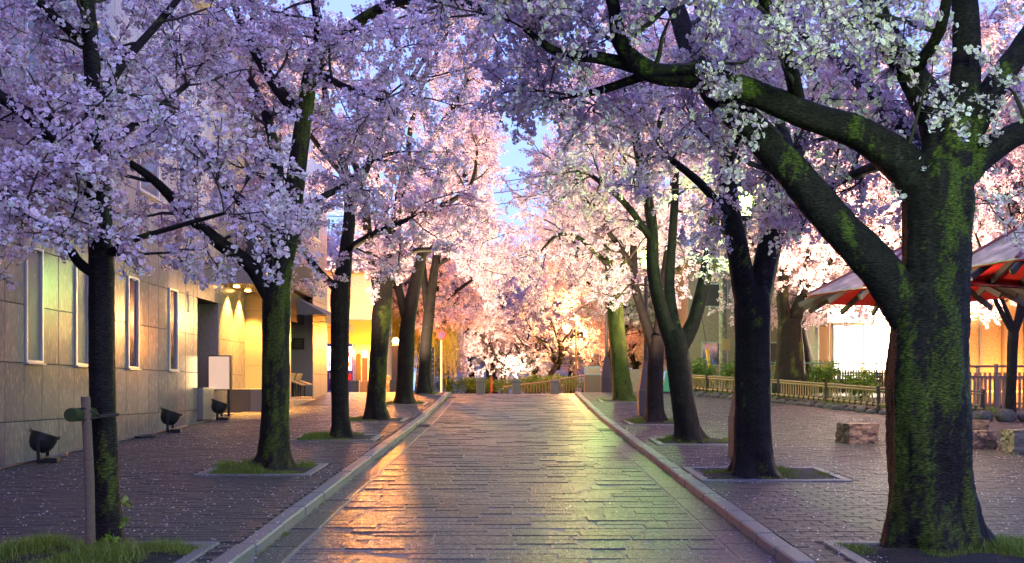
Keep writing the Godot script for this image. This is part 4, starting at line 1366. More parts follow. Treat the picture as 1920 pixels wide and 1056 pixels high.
func shop_side() -> void:
	# glaring shop behind the bed
	var t := thing("glass_shop", "small shop with glaring white windows and lit white signboard", "shop", Vector3(12.0, 1.46, -32.0))
	var b := B.new()
	b.box(Vector3(0.3, 1.6, -2.0), Vector3(3.9, 3.3, 3.6), 0.0)
	part(t, "wall", b, M.wall_pale)
	pbox(t, "roof", Vector3(0.3, 3.3, -1.7), Vector3(4.5, 0.12, 4.4), M.concrete, 0.02)
	var sg := pbox(t, "signboard", Vector3(0.15, 2.63, 0.06), Vector3(3.4, 0.5, 0.2), M.aluminium, 0.01)
	pbox(sg, "sign_face", Vector3(0.15, 2.63, 0.166), Vector3(3.32, 0.44, 0.01), M.glow_white, 0.0)
	for e in [[-0.75, 1.25, 0.9, 1.9], [0.32, 1.78, 0.98, 0.84], [0.32, 0.8, 0.98, 1.0], [1.4, 1.25, 0.95, 1.9]]:
		var f := pbox(t, "window", Vector3(e[0], e[1] + 0.1, -0.17), Vector3(e[2] + 0.1, e[3] + 0.1, 0.05), M.aluminium, 0.004)
		pbox(f, "lit_window_pane", Vector3(e[0], e[1] + 0.1, -0.135), Vector3(e[2], e[3], 0.012), M.glow_white, 0.0)
	pbox(t, "timber_panel", Vector3(-1.5, 1.2, -0.17), Vector3(0.42, 2.2, 0.05), M.pale_wood, 0.004)
	ptube(t, "downpipe", [Vector3(-1.42, 0.1, -0.05), Vector3(-1.42, 2.35, -0.05), Vector3(-0.9, 2.42, -0.05), Vector3(-0.9, 3.1, -0.05)], [0.03], M.grey_paint, 8)
	area(t, "window_light", Vector3(0.2, 1.3, 0.25), Vector3(0, 0, 1), Vector2(3.2, 1.9), Color(1.0, 0.93, 0.82), 70.0)
	pbox(t, "counter", Vector3(-0.1, 0.45, 0.55), Vector3(3.4, 0.12, 0.4), M.black_metal, 0.01)
	pbox(t, "counter_front", Vector3(-0.1, 0.18, 0.5), Vector3(3.3, 0.4, 0.05), M.dark_wood, 0.004)
	pbox(t, "planter_box", Vector3(-0.05, 0.62, 0.55), Vector3(0.4, 0.2, 0.25), M.black_metal, 0.01)
	# vertical lit sign on a thin pole
	var s := thing("vertical_sign", "narrow glowing white upright sign on a thin white pole", "sign", Vector3(9.58, 1.52, -30))
	ptube(s, "pole", [Vector3(0, 0, 0), Vector3(0, 2.55, 0)], [0.022], M.white_paint, 8)
	pbox(s, "casing", Vector3(0.03, 2.8, -0.02), Vector3(0.24, 0.62, 0.12), M.grey_paint, 0.01)
	pbox(s, "sign_face", Vector3(0.0, 2.8, 0.046), Vector3(0.18, 0.58, 0.012), M.glow_white, 0.0)
	# brown house beside
	var hb := thing("brown_house", "plain brown house wall behind the mossy old cherry tree", "house", Vector3(8.6, 1.46, -36.0))
	var w := B.new()
	w.box(Vector3(0.2, 2.4, -2), Vector3(4.4, 5.0, 4.0), 0.01)
	part(hb, "wall", w, M.wall_brown)
	pbox(hb, "roof", Vector3(0.2, 4.98, -2), Vector3(5.0, 0.16, 4.6), M.concrete, 0.02)
	for e in [[-1.0, 1.5], [0.9, 1.5], [-1.0, 3.7], [0.9, 3.7]]:
		var f := pbox(hb, "window", Vector3(e[0], e[1], 0.02), Vector3(1.0, 0.9, 0.06), M.grey_paint, 0.004)
		pbox(f, "pane", Vector3(e[0], e[1], 0.056), Vector3(0.9, 0.8, 0.012), M.window_glass, 0.0)
	# pale office farther back
	var ob := thing("pale_office", "pale office block rising behind the blossoms above the shop", "building", Vector3(16.5, 1.46, -46.0))
	var w2 := B.new()
	w2.box(Vector3(0, 6, -3), Vector3(12, 12.2, 6), 0.02)
	part(ob, "wall", w2, M.wall_pale)
	pbox(ob, "roof", Vector3(0, 12.2, -3), Vector3(12.3, 0.2, 6.3), M.concrete, 0.02)
	for r in 4:
		for c in 6:
			var f := pbox(ob, "window", Vector3(-4.8 + c * 1.9, 2.0 + r * 2.8, 0.02), Vector3(1.3, 1.5, 0.08), M.grey_paint, 0.004)
			pbox(f, "pane", Vector3(-4.8 + c * 1.9, 2.0 + r * 2.8, 0.07), Vector3(1.18, 1.38, 0.016), M.window_glass, 0.0)
	# dark slat fence in front of the shop and its pipe rail
	var sf := thing("slat_fence", "dark brown upright slat fence in front of the glaring shop", "fence", Vector3(10.0, 1.50, -29))
	slat_run(sf, Vector3(-1.6, 0, 0.3), Vector3(2.6, 0, -0.3), 0.72, 0.085, 0.05, M.dark_wood, [0.1, 0.62])
	var pr := thing("pipe_rail", "pale blue pipe railing above the dark slat fence", "railing", Vector3(9.6, 1.52, -29.6))
	for y in [0.55, 0.92]:
		ptube(pr, "rail", [Vector3(-2.0, y, 0.2), Vector3(3.0, y, -0.3)], [0.022], M.blue_pipe, 8)
	for k in 5:
		ptube(pr, "post", [Vector3(-1.9 + k * 1.2, 0, 0.19 - k * 0.12), Vector3(-1.9 + k * 1.2, 0.92, 0.19 - k * 0.12)], [0.022], M.blue_pipe, 8)
	# orange lit timber house
	var oh := thing("timber_house", "timber house wall glowing orange behind the picket fence", "house", Vector3(14.0, 0.95, -26.5))
	var w3 := B.new()
	w3.box(Vector3(0.6, 1.9, -2.5), Vector3(5.0, 3.9, 5.0), 0.01)
	part(oh, "wall", w3, M.orange_wall)
	for k in 8:
		pbox(oh, "wall_post", Vector3(-1.7 + k * 0.62, 1.55, 0.03), Vector3(0.06, 3.1, 0.06), M.grey_paint if k % 2 else M.pale_wood, 0.004)
	var eave := pbox(oh, "eave", Vector3(0.6, 3.1, 0.35), Vector3(5.4, 0.06, 0.9), M.pale_wood, 0.004)
	for k in 22:
		pbox(eave, "rafter", Vector3(-1.95 + k * 0.24, 3.02, 0.38), Vector3(0.05, 0.08, 0.84), M.pale_wood, 0.003)
	pbox(oh, "roof", Vector3(0.6, 3.9, -2.3), Vector3(5.6, 0.12, 5.6), M.concrete, 0.02)
	var st := pbox(oh, "strip_light", Vector3(0.3, 0.62, 0.92), Vector3(4.0, 0.05, 0.08), M.glow_orange, 0.005)
	area(oh, "strip_glow", Vector3(0.3, 0.70, 0.92), Vector3(0, 0.62, -0.78).normalized(), Vector2(4.0, 0.1), Color(1.0, 0.66, 0.30), 8.0)
	var pf := thing("picket_fence", "pale picket fence lit orange from behind below the timber house", "fence", Vector3(13.2, 0.95, -25.2))
	slat_run(pf, Vector3(-1.9, 0, 0), Vector3(2.6, 0, 0), 1.12, 0.13, 0.075, M.pale_wood, [0.3, 0.95])
	pbox(pf, "top_rail", Vector3(0.35, 1.28, -0.05), Vector3(4.5, 0.06, 0.06), M.pale_wood, 0.004)
	for k in 6:
		pbox(pf, "post", Vector3(-1.8 + k * 0.85, 0.64, -0.05), Vector3(0.07, 1.28, 0.07), M.pale_wood, 0.004)
	var mr := thing("metal_railing", "dark metal railing with thin upright bars before the picket fence", "railing", Vector3(11.2, 0.93, -22.2))
	for y in [0.16, 0.98, 1.22]:
		pbox(mr, "rail", Vector3(0.3, y, 0), Vector3(4.2, 0.045, 0.045), M.brown_paint, 0.004)
	var k := -1.75
	while k < 2.4:
		pbox(mr, "bar", Vector3(k, 0.57, 0), Vector3(0.026, 0.80, 0.026), M.brown_paint, 0.003)
		k += 0.095
	for x in [-1.8, 0.0, 1.4, 2.4]:
		pbox(mr, "post", Vector3(x, 0.64, 0.0), Vector3(0.07, 1.28, 0.07), M.brown_paint, 0.004)
	# boulders at the foot of the young tree
	var rk := thing("boulder_group", "dark boulders round the foot of the young bare tree", "rocks", gp(10.7, 20.6, PV))
	rng.seed = 3
	for e in [[-0.6, 0.05], [-0.2, 0.2], [0.2, 0.25], [0.6, 0.1], [0.9, 0.3]]:
		rock(rk, "rock", Vector3(e[0], 0.1, e[1]), rr(0.15, 0.24))

func far_end() -> void:
	var i := 0
	for e in [[-1.08, 33.0], [0.15, 33.0], [1.46, 33.0], [-5.42, 33.2]]:
		bollard(e[0], e[1], ["square granite bollard on the crest near the pavement corner", "middle square granite bollard of three on the crest", "square granite bollard on the crest toward the lamp post", "square granite bollard beside the vending machine"][i])
		i += 1
	# vending machine
	var v := thing("vending_machine", "blue vending machine with glaring white display beside the stone wing", "vending machine", gp(-6.3, 35.0, 0.004))
	pbox(v, "body", Vector3(0, 0.92, -0.35), Vector3(0.98, 1.84, 0.7), M.machine_blue, 0.012)
	pbox(v, "display_window", Vector3(0, 1.30, 0.006), Vector3(0.90, 0.86, 0.02), M.glow_cool, 0.0)
	for r in 2:
		for k in 8:
			var b := B.new()
			b.lathe(Vector3(-0.36 + k * 0.103, 1.0 + r * 0.36, 0.04), [Vector2(0.0, 0.0), Vector2(0.03, 0.0), Vector2(0.03, 0.12), Vector2(0.014, 0.16), Vector2(0.0, 0.165)], 10)
			part(v, "drink_sample", b, [M.sign_red, M.green_plastic, M.white_paint, M.yellow_plastic][(k + r) % 4])
	pbox(v, "red_panel", Vector3(0.30, 0.62, 0.006), Vector3(0.26, 0.22, 0.014), M.sign_red, 0.002)
	pbox(v, "coin_panel", Vector3(-0.28, 0.66, 0.006), Vector3(0.16, 0.2, 0.014), M.grey_paint, 0.002)
	pbox(v, "delivery_slot", Vector3(0, 0.28, 0.006), Vector3(0.7, 0.2, 0.016), M.black_metal, 0.003)
	area(v, "display_glow", Vector3(0, 1.30, 0.08), Vector3(0, 0, 1), Vector2(0.88, 0.84), Color(0.86, 0.9, 1.0), 5.0)
	# shop with the yellow awning
	var y := thing("yellow_awning_shop", "shop with broad yellow awning behind the vending machine", "shop", Vector3(-7.4, 1.46, -39))
	var w := B.new()
	w.box(Vector3(-0.5, 2.4, -2.2), Vector3(5.0, 5.0, 4.0), 0.01)
	part(y, "wall", w, M.wall_pale)
	pbox(y, "roof", Vector3(-0.5, 4.98, -2.2), Vector3(5.3, 0.16, 4.3), M.concrete, 0.02)
	var aw := B.new()
	aw.quad(Vector3(-2.6, 3.0, -0.15), Vector3(1.7, 3.0, -0.15), Vector3(2.05, 1.95, 0.9), Vector3(-2.6, 1.95, 0.9), Vector3(0, 1, 1))
	aw.tri(Vector3(1.7, 3.0, -0.15), Vector3(2.05, 1.95, 0.9), Vector3(2.0, 1.95, -0.15), Vector3(1, 0.3, 0))
	aw.box(Vector3(-0.28, 1.88, 0.91), Vector3(4.64, 0.14, 0.012), 0.0)
	part(y, "awning", aw, M.yellow_cloth)
	for k in 3:
		var f := pbox(y, "window", Vector3(-1.9 + k * 1.3, 0.95, -0.17), Vector3(1.2, 1.5, 0.06), M.aluminium, 0.004)
		pbox(f, "pane", Vector3(-1.9 + k * 1.3, 0.95, -0.13), Vector3(1.1, 1.4, 0.014), M.window_glass, 0.0)
	globe_lamp(-5.77, 37.6, 3.02, "warm globe lamp on thin pillar in front of the yellow awning", 34.0, 0.2)
	globe_lamp(-4.17, 34.4, 3.36, "warm globe lamp on stout pillar beside the bollard stones", 40.0, 0.26)
	# grey rounded stone
	var rs := B.new()
	rs.box(Vector3(0, 0.32, 0), Vector3(0.2, 0.64, 0.14), 0.02)
	rs.lathe(Vector3(0, 0.62, 0), [Vector2(0.1, 0.0), Vector2(0.08, 0.06), Vector2(0.0, 0.1)], 10)
	var ro := inst(self, numbered("marker_stone"), rs.done(), M.concrete)
	ro.position = gp(-4.72, 36.5, 0.002)
	tag(ro, "small grey round topped marker stone between the globe lamps", "marker stone")
	# notice board on a thin pole
	var nb := thing("pole_notice", "grey notice plate on a thin pole near the globe lamps", "sign", gp(-4.5, 33.6, 0.002))
	ptube(nb, "pole", [Vector3(-0.06, 0, 0), Vector3(-0.06, 2.5, 0)], [0.035], M.grey_paint, 10)
	pbox(nb, "plate", Vector3(0.08, 2.22, 0.05), Vector3(0.4, 0.44, 0.03), M.grey_paint, 0.004)
	pbox(nb, "plate_band", Vector3(0.08, 2.30, 0.068), Vector3(0.36, 0.16, 0.006), M.brown_paint, 0.0)
	# wayfinding pillar
	var wf := thing("wayfinding_pillar", "slim dark brown guide pillar with white lettering at the kerb corner", "sign", gp(-2.74, 32.6, 0.002))
	pbox(wf, "pillar", Vector3(0, 0.8, 0), Vector3(0.19, 1.6, 0.1), M.brown_paint, 0.006)
	pbox(wf, "foot", Vector3(0, 0.16, 0), Vector3(0.26, 0.32, 0.18), M.granite_dark, 0.008)
	var tx := B.new()
	tx.lathe(Vector3(0, 1.5, 0.052), [Vector2(0.0, 0.003), Vector2(0.03, 0.003), Vector2(0.03, 0.0)], 12, Basis(Vector3.RIGHT, PI / 2))
	rng.seed = 8
	for r in 16:
		if r % 6 != 5:
			tx.box(Vector3(-0.03, 1.40 - r * 0.052, 0.052), Vector3(rr(0.02, 0.05), rr(0.02, 0.035), 0.004), 0.0)
			if r % 3 == 1:
				tx.box(Vector3(0.045, 1.40 - r * 0.052, 0.052), Vector3(0.035, 0.035, 0.004), 0.0)
	part(wf, "lettering", tx, M.white_paint)
	# no parking sign
	var np := thing("no_parking_sign", "round blue and red no parking sign on a pale pole", "sign", gp(-2.81, 38.2, 0.0))
	ptube(np, "pole", [Vector3(0, 0, 0), Vector3(0, 2.5, 0)], [0.04], M.white_paint, 10)
	var fr := Basis(Vector3.RIGHT, PI / 2)
	var dc := B.new()
	dc.lathe(Vector3(0, 2.33, 0.046), [Vector2(0.0, -0.01), Vector2(0.2, -0.01), Vector2(0.2, 0.0), Vector2(0.0, 0.0)], 32, fr, true)
	part(np, "disc", dc, M.sign_red)
	var bl := B.new()
	bl.lathe(Vector3(0, 2.33, 0.0465), [Vector2(0.145, 0.0), Vector2(0.145, 0.004), Vector2(0.0, 0.004)], 32, fr, true)
	part(np, "blue_field", bl, M.sign_blue)
	pbox(np, "red_bar", Vector3(0, 2.33, 0.052), Vector3(0.26, 0.04, 0.004), M.sign_red, 0.0, Basis(Vector3.BACK, -PI / 4))
	# reading desk board
	var ib := thing("information_board", "slanted information panel on a dark box beside the lamp post", "information board", gp(3.05, 36.5, 0.002))
	pbox(ib, "box", Vector3(0, 0.36, 0), Vector3(0.62, 0.72, 0.5), M.brown_paint, 0.01)
	var sl := Basis(Vector3.RIGHT, 0.9)
	pbox(ib, "panel", Vector3(0, 0.86, 0), Vector3(0.6, 0.5, 0.04), M.wall_grey, 0.004, Basis(Vector3.RIGHT, -0.7))
	pbox(ib, "print", Vector3(0.04, 0.875, 0.021), Vector3(0.42, 0.26, 0.006), M.pale_wood, 0.0, Basis(Vector3.RIGHT, -0.7))
	# far lamp
	var fl := thing("far_street_lamp", "thin street lamp with glaring orange head above the hedge", "street lamp", gp(3.0, 45.0, 0.0))
	ptube(fl, "pole", [Vector3(0, 0, 0), Vector3(0, 3.35, 0)], [0.05, 0.04], M.pale_wood, 10)
	var gb := B.new()
	gb.lathe(Vector3(0.08, 3.5, 0), [Vector2(0.0, -0.16), Vector2(0.12, -0.11), Vector2(0.17, 0.0), Vector2(0.12, 0.11), Vector2(0.0, 0.16)], 18)
	part(fl, "lamp_bulb", gb, M.glow_globe)
	omni(fl, "lamp_light", Vector3(0.08, 3.5, 0), Color(1.0, 0.76, 0.45), 36.0, 0.16)
	# low timber railing and hedge
	var lr := thing("timber_railing", "low weathered timber railing in front of the clipped hedge", "railing", gp(2.2, 42.0, 0.0))
	for k in 24:
		var x := -1.9 + k * 0.13
		pbox(lr, "upright", Vector3(x, 0.2 + k * 0.012, 0), Vector3(0.04, 0.4 + k * 0.02, 0.04), M.bamboo_old, 0.003)
	ptube(lr, "rail", [Vector3(-2.6, 0.28, 0.03), Vector3(-0.6, 0.52, 0.03), Vector3(1.1, 0.80, 0.03)], [0.04], M.bamboo_old, 8)
	# grey gate posts and low wall
	var gw := thing("low_stone_wall", "low grey stone wall with taller end post beyond the leaning tree", "wall", gp(5.2, 39.5, 0.0))
	pbox(gw, "wall_slab", Vector3(0, 0.5, 0), Vector3(1.1, 1.0, 0.3), M.wall_grey, 0.02)
	pbox(gw, "end_post", Vector3(0.78, 0.62, 0.05), Vector3(0.42, 1.24, 0.42), M.concrete, 0.02)
	# utility pole
	var up := thing("utility_pole", "concrete utility pole with a small orange plate behind the bamboo fence", "utility pole", gp(7.25, 33.0, 0.05))
	ptube(up, "pole", [Vector3(0, 0, 0), Vector3(0, 9.5, 0)], [0.14, 0.1], M.concrete, 14)
	pbox(up, "plate", Vector3(0.08, 1.65, 0.16), Vector3(0.28, 0.38, 0.02), M.pale_wood, 0.004)
	ptube(up, "cross_arm", [Vector3(-0.8, 8.9, 0), Vector3(0.8, 8.9, 0)], [0.05], M.iron, 8)
	for k in 3:
		var wi := thing("overhead_wire", ["topmost overhead wire crossing the sky gap", "middle overhead wire crossing the sky gap", "lowest overhead wire crossing the sky gap"][k], "wire", Vector3(7.25, 10.2 - k * 0.25, -33.0))
		var pts := []
		for j in 13:
			var u := j / 12.0
			pts.append(Vector3(lerpf(0, -22, u), lerpf(0, 3.4 - k * 1.4, u) - 1.2 * 4 * u * (1 - u), lerpf(0, -20 + k * 4, u)))
		var b := B.new()
		b.tube(pts, [0.018], 5)
		part(wi, "cable", b, M.cable)
	var gy := thing("guy_wire_cover", "slanting yellow plastic guy wire cover by the utility pole", "cable cover", gp(6.55, 32.0, 0.05))
	ptube(gy, "sleeve", [Vector3(0.12, 0.35, 0), Vector3(-0.05, 1.45, 0)], [0.055], M.yellow_plastic, 10)
	ptube(gy, "wire", [Vector3(0.17, 0, 0), Vector3(-0.35, 3.4, 0)], [0.012], M.cable, 6)
	# green folded cone sign
	var gc := thing("green_safety_cone", "green pyramid shaped traffic marker standing beyond the dark tree", "traffic cone", gp(4.95, 30.6, PV + 0.002))
	var gcb := B.new()
	for s in 4:
		var a := Basis(Vector3.UP, s * PI / 2)
		gcb.quad(a * Vector3(-0.17, 0.04, 0.17), a * Vector3(0.17, 0.04, 0.17), a * Vector3(0.03, 0.75, 0.03), a * Vector3(-0.03, 0.75, 0.03), a * Vector3(0, 0.2, 1))
	part(gc, "cone", gcb, M.green_plastic)
	pbox(gc, "foot", Vector3(0, 0.02, 0), Vector3(0.44, 0.04, 0.44), M.black_metal, 0.005)
	# vermilion posts of a small bridge
	for k in 1:
		var vp := thing("vermilion_post", ["short vermilion railing post by the clipped hedge", "second short vermilion railing post farther along the hedge"][k], "post", gp(-0.98 - k * 1.3, 45.5 + k, 0.0))
		ptube(vp, "shaft", [Vector3(0, 0, 0), Vector3(0, 0.75, 0)], [0.05], M.vermilion, 10)
		ptube(vp, "cap", [Vector3(0, 0.75, 0), Vector3(0, 0.86, 0)], [0.075, 0.03], M.iron, 10)
	# houses far behind
	var bh := thing("blue_roofed_house", "distant house with blue tiled roof showing between the crowns", "house", Vector3(0.5, 1.46, -72))
	var w4 := B.new()
	w4.box(Vector3(0, 2.8, -3), Vector3(14, 5.8, 6), 0.01)
	part(bh, "wall", w4, M.wall_pale)
	var rf := B.new()
	rf.quad(Vector3(-7.6, 5.5, 0.6), Vector3(7.6, 5.5, 0.6), Vector3(7.6, 8.6, -3), Vector3(-7.6, 8.6, -3), Vector3(0, 1, 1))
	rf.quad(Vector3(-7.6, 5.5, -6.6), Vector3(7.6, 5.5, -6.6), Vector3(7.6, 8.6, -3), Vector3(-7.6, 8.6, -3), Vector3(0, 1, -1))
	rf.tri(Vector3(-7.0, 5.7, 0), Vector3(-7.0, 5.7, -6), Vector3(-7.0, 8.5, -3), Vector3.LEFT)
	rf.tri(Vector3(7.0, 5.7, 0), Vector3(7.0, 5.7, -6), Vector3(7.0, 8.5, -3), Vector3.RIGHT)
	part(bh, "roof", rf, M.roof_blue)
	for k in 5:
		var f := pbox(bh, "window", Vector3(-5 + k * 2.5, 3.6, 0.03), Vector3(1.4, 1.2, 0.1), M.dark_wood, 0.01)
		pbox(f, "pane", Vector3(-5 + k * 2.5, 3.6, 0.09), Vector3(1.25, 1.05, 0.02), M.window_glass, 0.0)

func shrub(x: float, d: float, up: float, sx: float, sy: float, n: int, me: Mesh, label: String, cat := "shrub", group := "shrubs in the planted beds") -> void:
	var t := thing("leafy_shrub" if cat == "shrub" else "clipped_hedge", label, cat, gp(x, d, up), group)
	var xs := []
	for i in n:
		var o := rdir() * pow(rng.randf(), 0.45)
		xs.append(Transform3D(Basis.from_euler(Vector3(rr(0, TAU), rr(0, TAU), 0)).scaled(Vector3.ONE * rr(0.7, 1.3)), Vector3(o.x * sx, sy * 0.55 + o.y * sy * 0.5, o.z * minf(sx, 0.5))))
	multi(t, "foliage", me, xs).set_meta("kind", "stuff")
	var st := B.new()
	st.col = Color(0.06, 0.045, 0.03)
	for k in 5:
		st.tube([Vector3(rr(-0.05, 0.05), -0.05, 0), Vector3(rr(-0.5, 0.5) * sx, sy * 0.7, rr(-0.15, 0.15))], [0.014, 0.006], 4)
	part(t, "stems", st, M.twig)

func willow(x: float, d: float, top: float, r: float, label: String, n: int) -> void:
	var t := thing("willow_tree", label, "tree", gp(x, d), "weeping willows beyond the junction")
	rng.seed = int(x * 31 + 999)
	ptube(t, "trunk", [Vector3(0, -0.1, 0), Vector3(0.1, 1.5, 0), Vector3(0.0, top * 0.6, 0)], [0.24, 0.19, 0.13], M.log, 12)
	var b := B.new()
	for i in 42:
		b.col = Color(0.42, 0.40, 0.03).lerp(Color(0.58, 0.48, 0.05), rng.randf())
		var y := -i * 0.045
		var a := rr(0, TAU)
		leaf(b, Vector3(0.02 * sin(i * 0.4), y, 0.02 * cos(i * 0.3)), Vector3(cos(a), -1.2, sin(a)).normalized(), Vector3(-sin(a), 0.2, cos(a)).normalized(), rr(0.06, 0.1), 0.012)
	var me := b.done(M.leaf)
	var xs := []
	for i in n:
		var a := rr(0, TAU)
		var q := sqrt(rng.randf())
		xs.append(Transform3D(Basis(Vector3.UP, rr(0, TAU)).scaled(Vector3(1, rr(0.7, 1.5), 1)), Vector3(cos(a) * r * q, top * (1.0 - 0.35 * q * q) - rr(0, 0.6) * top * 0.45, sin(a) * r * q)))
	multi(t, "foliage", me, xs).set_meta("kind", "stuff")
	for k in 6:
		var a := TAU * k / 6
		ptube(t, "limb", [Vector3(0, top * 0.55, 0), Vector3(cos(a) * r * 0.4, top * 0.85, sin(a) * r * 0.4), Vector3(cos(a) * r * 0.85, top * 0.85, sin(a) * r * 0.85)], [0.1, 0.06, 0.02], M.log, 8)

func small_things() -> void:
	# stake and tie of the slim tree
	var st := thing("tree_stake", "weathered round wooden stake beside the slim cherry trunk", "stake", gp(-3.09, 7.02, PV - 0.02))
	ptube(st, "post", [Vector3(0.01, -0.1, 0), Vector3(0, 0.6, 0), Vector3(-0.03, 1.2, 0)], [0.036, 0.034, 0.033], M.stake_wood, 14)
	ptube(st, "cross_log", [Vector3(-0.075, 1.07, 0.14), Vector3(-0.06, 1.07, -0.32)], [0.05, 0.048], M.moss, 14)
	ptube(st, "rope", [Vector3(-0.09, 1.10, 0.06), Vector3(-0.03, 1.12, 0.04), Vector3(0.06, 1.06, -0.05), Vector3(0.13, 1.07, -0.2)], [0.007], M.rope, 6)
	ptube(st, "rope", [Vector3(-0.09, 1.03, 0.06), Vector3(-0.03, 1.03, 0.045), Vector3(0.06, 1.05, -0.05), Vector3(0.13, 1.06, -0.2)], [0.007], M.rope, 6)
	# sucker shoot with fresh leaves
	var sp := thing("leafy_sprout", "bright green leafy sprout at the foot of the slim cherry tree", "plant", gp(-2.88, 7.05, PV))
	rng.seed = 21
	ptube(sp, "stem", [Vector3(0, -0.03, 0), Vector3(0.02, 0.16, 0), Vector3(0.05, 0.40, 0.02)], [0.006, 0.003], M.stake_wood, 6)
	ptube(sp, "stem", [Vector3(0.07, -0.03, 0), Vector3(0.08, 0.33, -0.02)], [0.006, 0.003], M.stake_wood, 6)
	ptube(sp, "stem", [Vector3(-0.03, -0.03, 0.02), Vector3(-0.05, 0.14, 0.03)], [0.006, 0.003], M.stake_wood, 6)
	var lv := B.new()
	for i in 40:
		lv.col = Color(0.13, 0.24, 0.02).lerp(Color(0.24, 0.30, 0.03), rng.randf())
		var at: Vector3 = Vector3(0.05, 0.40, 0.02) if i < 12 else Vector3(-0.05, 0.14, 0.03) if i < 30 else Vector3(0.03, 0.24, 0.01)
		leaf(lv, at + rdir() * 0.02, (rdir() + Vector3(0, 0.3, 0)).normalized(), rdir(), rr(0.04, 0.075), 0.013)
	part(sp, "leaves", lv, M.leaf)
	# floodlights and their cable
	floodlight(-6.33, 13.0, 0.15, "black floodlight at the foot of the frosted window end of the wall")
	floodlight(-6.30, 17.75, 0.1, "black floodlight between the reflecting windows on the pavement")
	floodlight(-6.35, 20.9, 0.05, "black floodlight beside the entrance step and light box")
	var cb := thing("power_cable", "black power cable lying along the base of the office wall", "cable", gp(-6.5, 16.0, PV))
	var pts := []
	for i in 60:
		var d := 11.5 + i * 0.16
		pts.append(gp(-6.46 + 0.05 * nz.get_noise_1d(i * 17) * 2 + 0.04 * sin(i * 0.6), d, PV + 0.018) - cb.position)
	ptube(cb, "cord", pts, [0.012], M.cable, 6)
	var coil := []
	for i in 40:
		var a := i * 0.5
		coil.append(gp(-6.34 + cos(a) * (0.10 + 0.002 * i), 16.6 + sin(a) * 0.2, PV + 0.02 + i * 0.0006) - cb.position)
	ptube(cb, "coil", coil, [0.011], M.cable, 6)
	stone_seat(5.66, 15.75, Vector3(0.52, 0.33, 0.42), 0.2, "single reddish rough stone seat standing alone on the plaza", M.granite_red, 1.0)
	stone_seat(7.22, 14.9, Vector3(0.42, 0.28, 0.42), 0.05, "low dark rough stone seat in front of the orange lit one", M.granite_red, 2.0)
	stone_seat(7.75, 16.4, Vector3(0.62, 0.34, 0.42), 0.0, "wide rough stone seat lit orange under the red parasols", M.granite_red, 3.0)
	stone_seat(7.62, 14.15, Vector3(0.62, 0.36, 0.5), -0.1, "large grey rough stone seat at the plaza edge", M.granite_dark, 4.0)
	# lamp on a stand whose glare shows past the edge of the giant trunk
	var fl := thing("stand_lamp", "white lamp on a stand hidden behind the giant mossy trunk", "lamp", gp(6.15, 14.6, PV))
	ptube(fl, "stand", [Vector3(0, 0, 0), Vector3(0, 1.92, 0)], [0.03], M.iron, 10)
	pbox(fl, "foot", Vector3(0, 0.02, 0), Vector3(0.5, 0.04, 0.5), M.iron, 0.004)
	var bulb := B.new()
	bulb.lathe(Vector3(0, 2.02, 0), [Vector2(0.0, -0.12), Vector2(0.07, -0.10), Vector2(0.12, 0.0), Vector2(0.085, 0.085), Vector2(0.0, 0.12)], 20)
	part(fl, "lamp_bulb", bulb, M.glow_flood)
	omni(fl, "lamp_light", Vector3(0, 2.02, 0), Color(1.0, 0.90, 0.76), 4.0, 0.12)
	ground_flood(9.7, 23.6, Vector3(0.12, 1.0, -0.12), 300.0, "lit floodlight in the planted bed behind the giant mossy trunk")
	ground_flood(0.2, 46.9, Vector3(-0.1, 0.8, -1.0), 50.0, "lit floodlight behind the hedges facing the low cherry trees")
	ground_flood(6.5, 25.4, Vector3(-0.42, 0.9, 0.05), 110.0, "lit floodlight in front of the bamboo fence behind the thick dark trunk")
	ground_flood(-3.35, 23.2, Vector3(0.12, 1.0, 0.1), 60.0, "lit floodlight standing behind the stout gnarled cherry trunk")
	ground_flood(-3.2, 28.2, Vector3(0.25, 1.0, -0.1), 60.0, "lit floodlight standing behind the cherry tree in grass")
	ground_flood(3.35, 29.6, Vector3(-0.25, 1.0, -0.2), 60.0, "lit floodlight standing behind the leaning mossy tree")
	ground_flood(-3.3, 18.3, Vector3(0.15, 1.0, -0.05), 55.0, "lit floodlight standing behind the straight trunk with bulging top")
	ground_flood(3.3, 17.9, Vector3(-0.1, 1.0, -0.1), 55.0, "lit floodlight standing behind the three-stemmed cherry tree")

func ground_flood(x: float, d: float, dir: Vector3, e: float, label: String) -> void:
	var t := thing("floodlight", label, "floodlight", gp(x, d, (PV if d < 31.0 else 0.0) + 0.004), "lit floodlights hidden behind trunks")
	pbox(t, "foot", Vector3(0, 0.02, 0), Vector3(0.22, 0.04, 0.16), M.black_metal, 0.004)
	pbox(t, "bracket", Vector3(0, 0.09, 0.0), Vector3(0.05, 0.12, 0.03), M.black_metal, 0.003)
	var aim := Basis.looking_at(dir.normalized(), Vector3.FORWARD)
	pbox(t, "housing", Vector3(0, 0.2, 0), Vector3(0.24, 0.2, 0.12), M.black_metal, 0.01, aim)
	pbox(t, "lamp_face", Vector3(0, 0.2, 0) + aim * Vector3(0, 0, -0.065), Vector3(0.2, 0.16, 0.01), M.glow_flood, 0.0, aim)
	var ap := Vector3(0, 0.2, 0) + aim * Vector3(0, 0, -0.09)
	spot(t, "flood_beam", ap, ap - aim.z, Color(1.0, 0.86, 0.70), e, 0.1, 58.0)

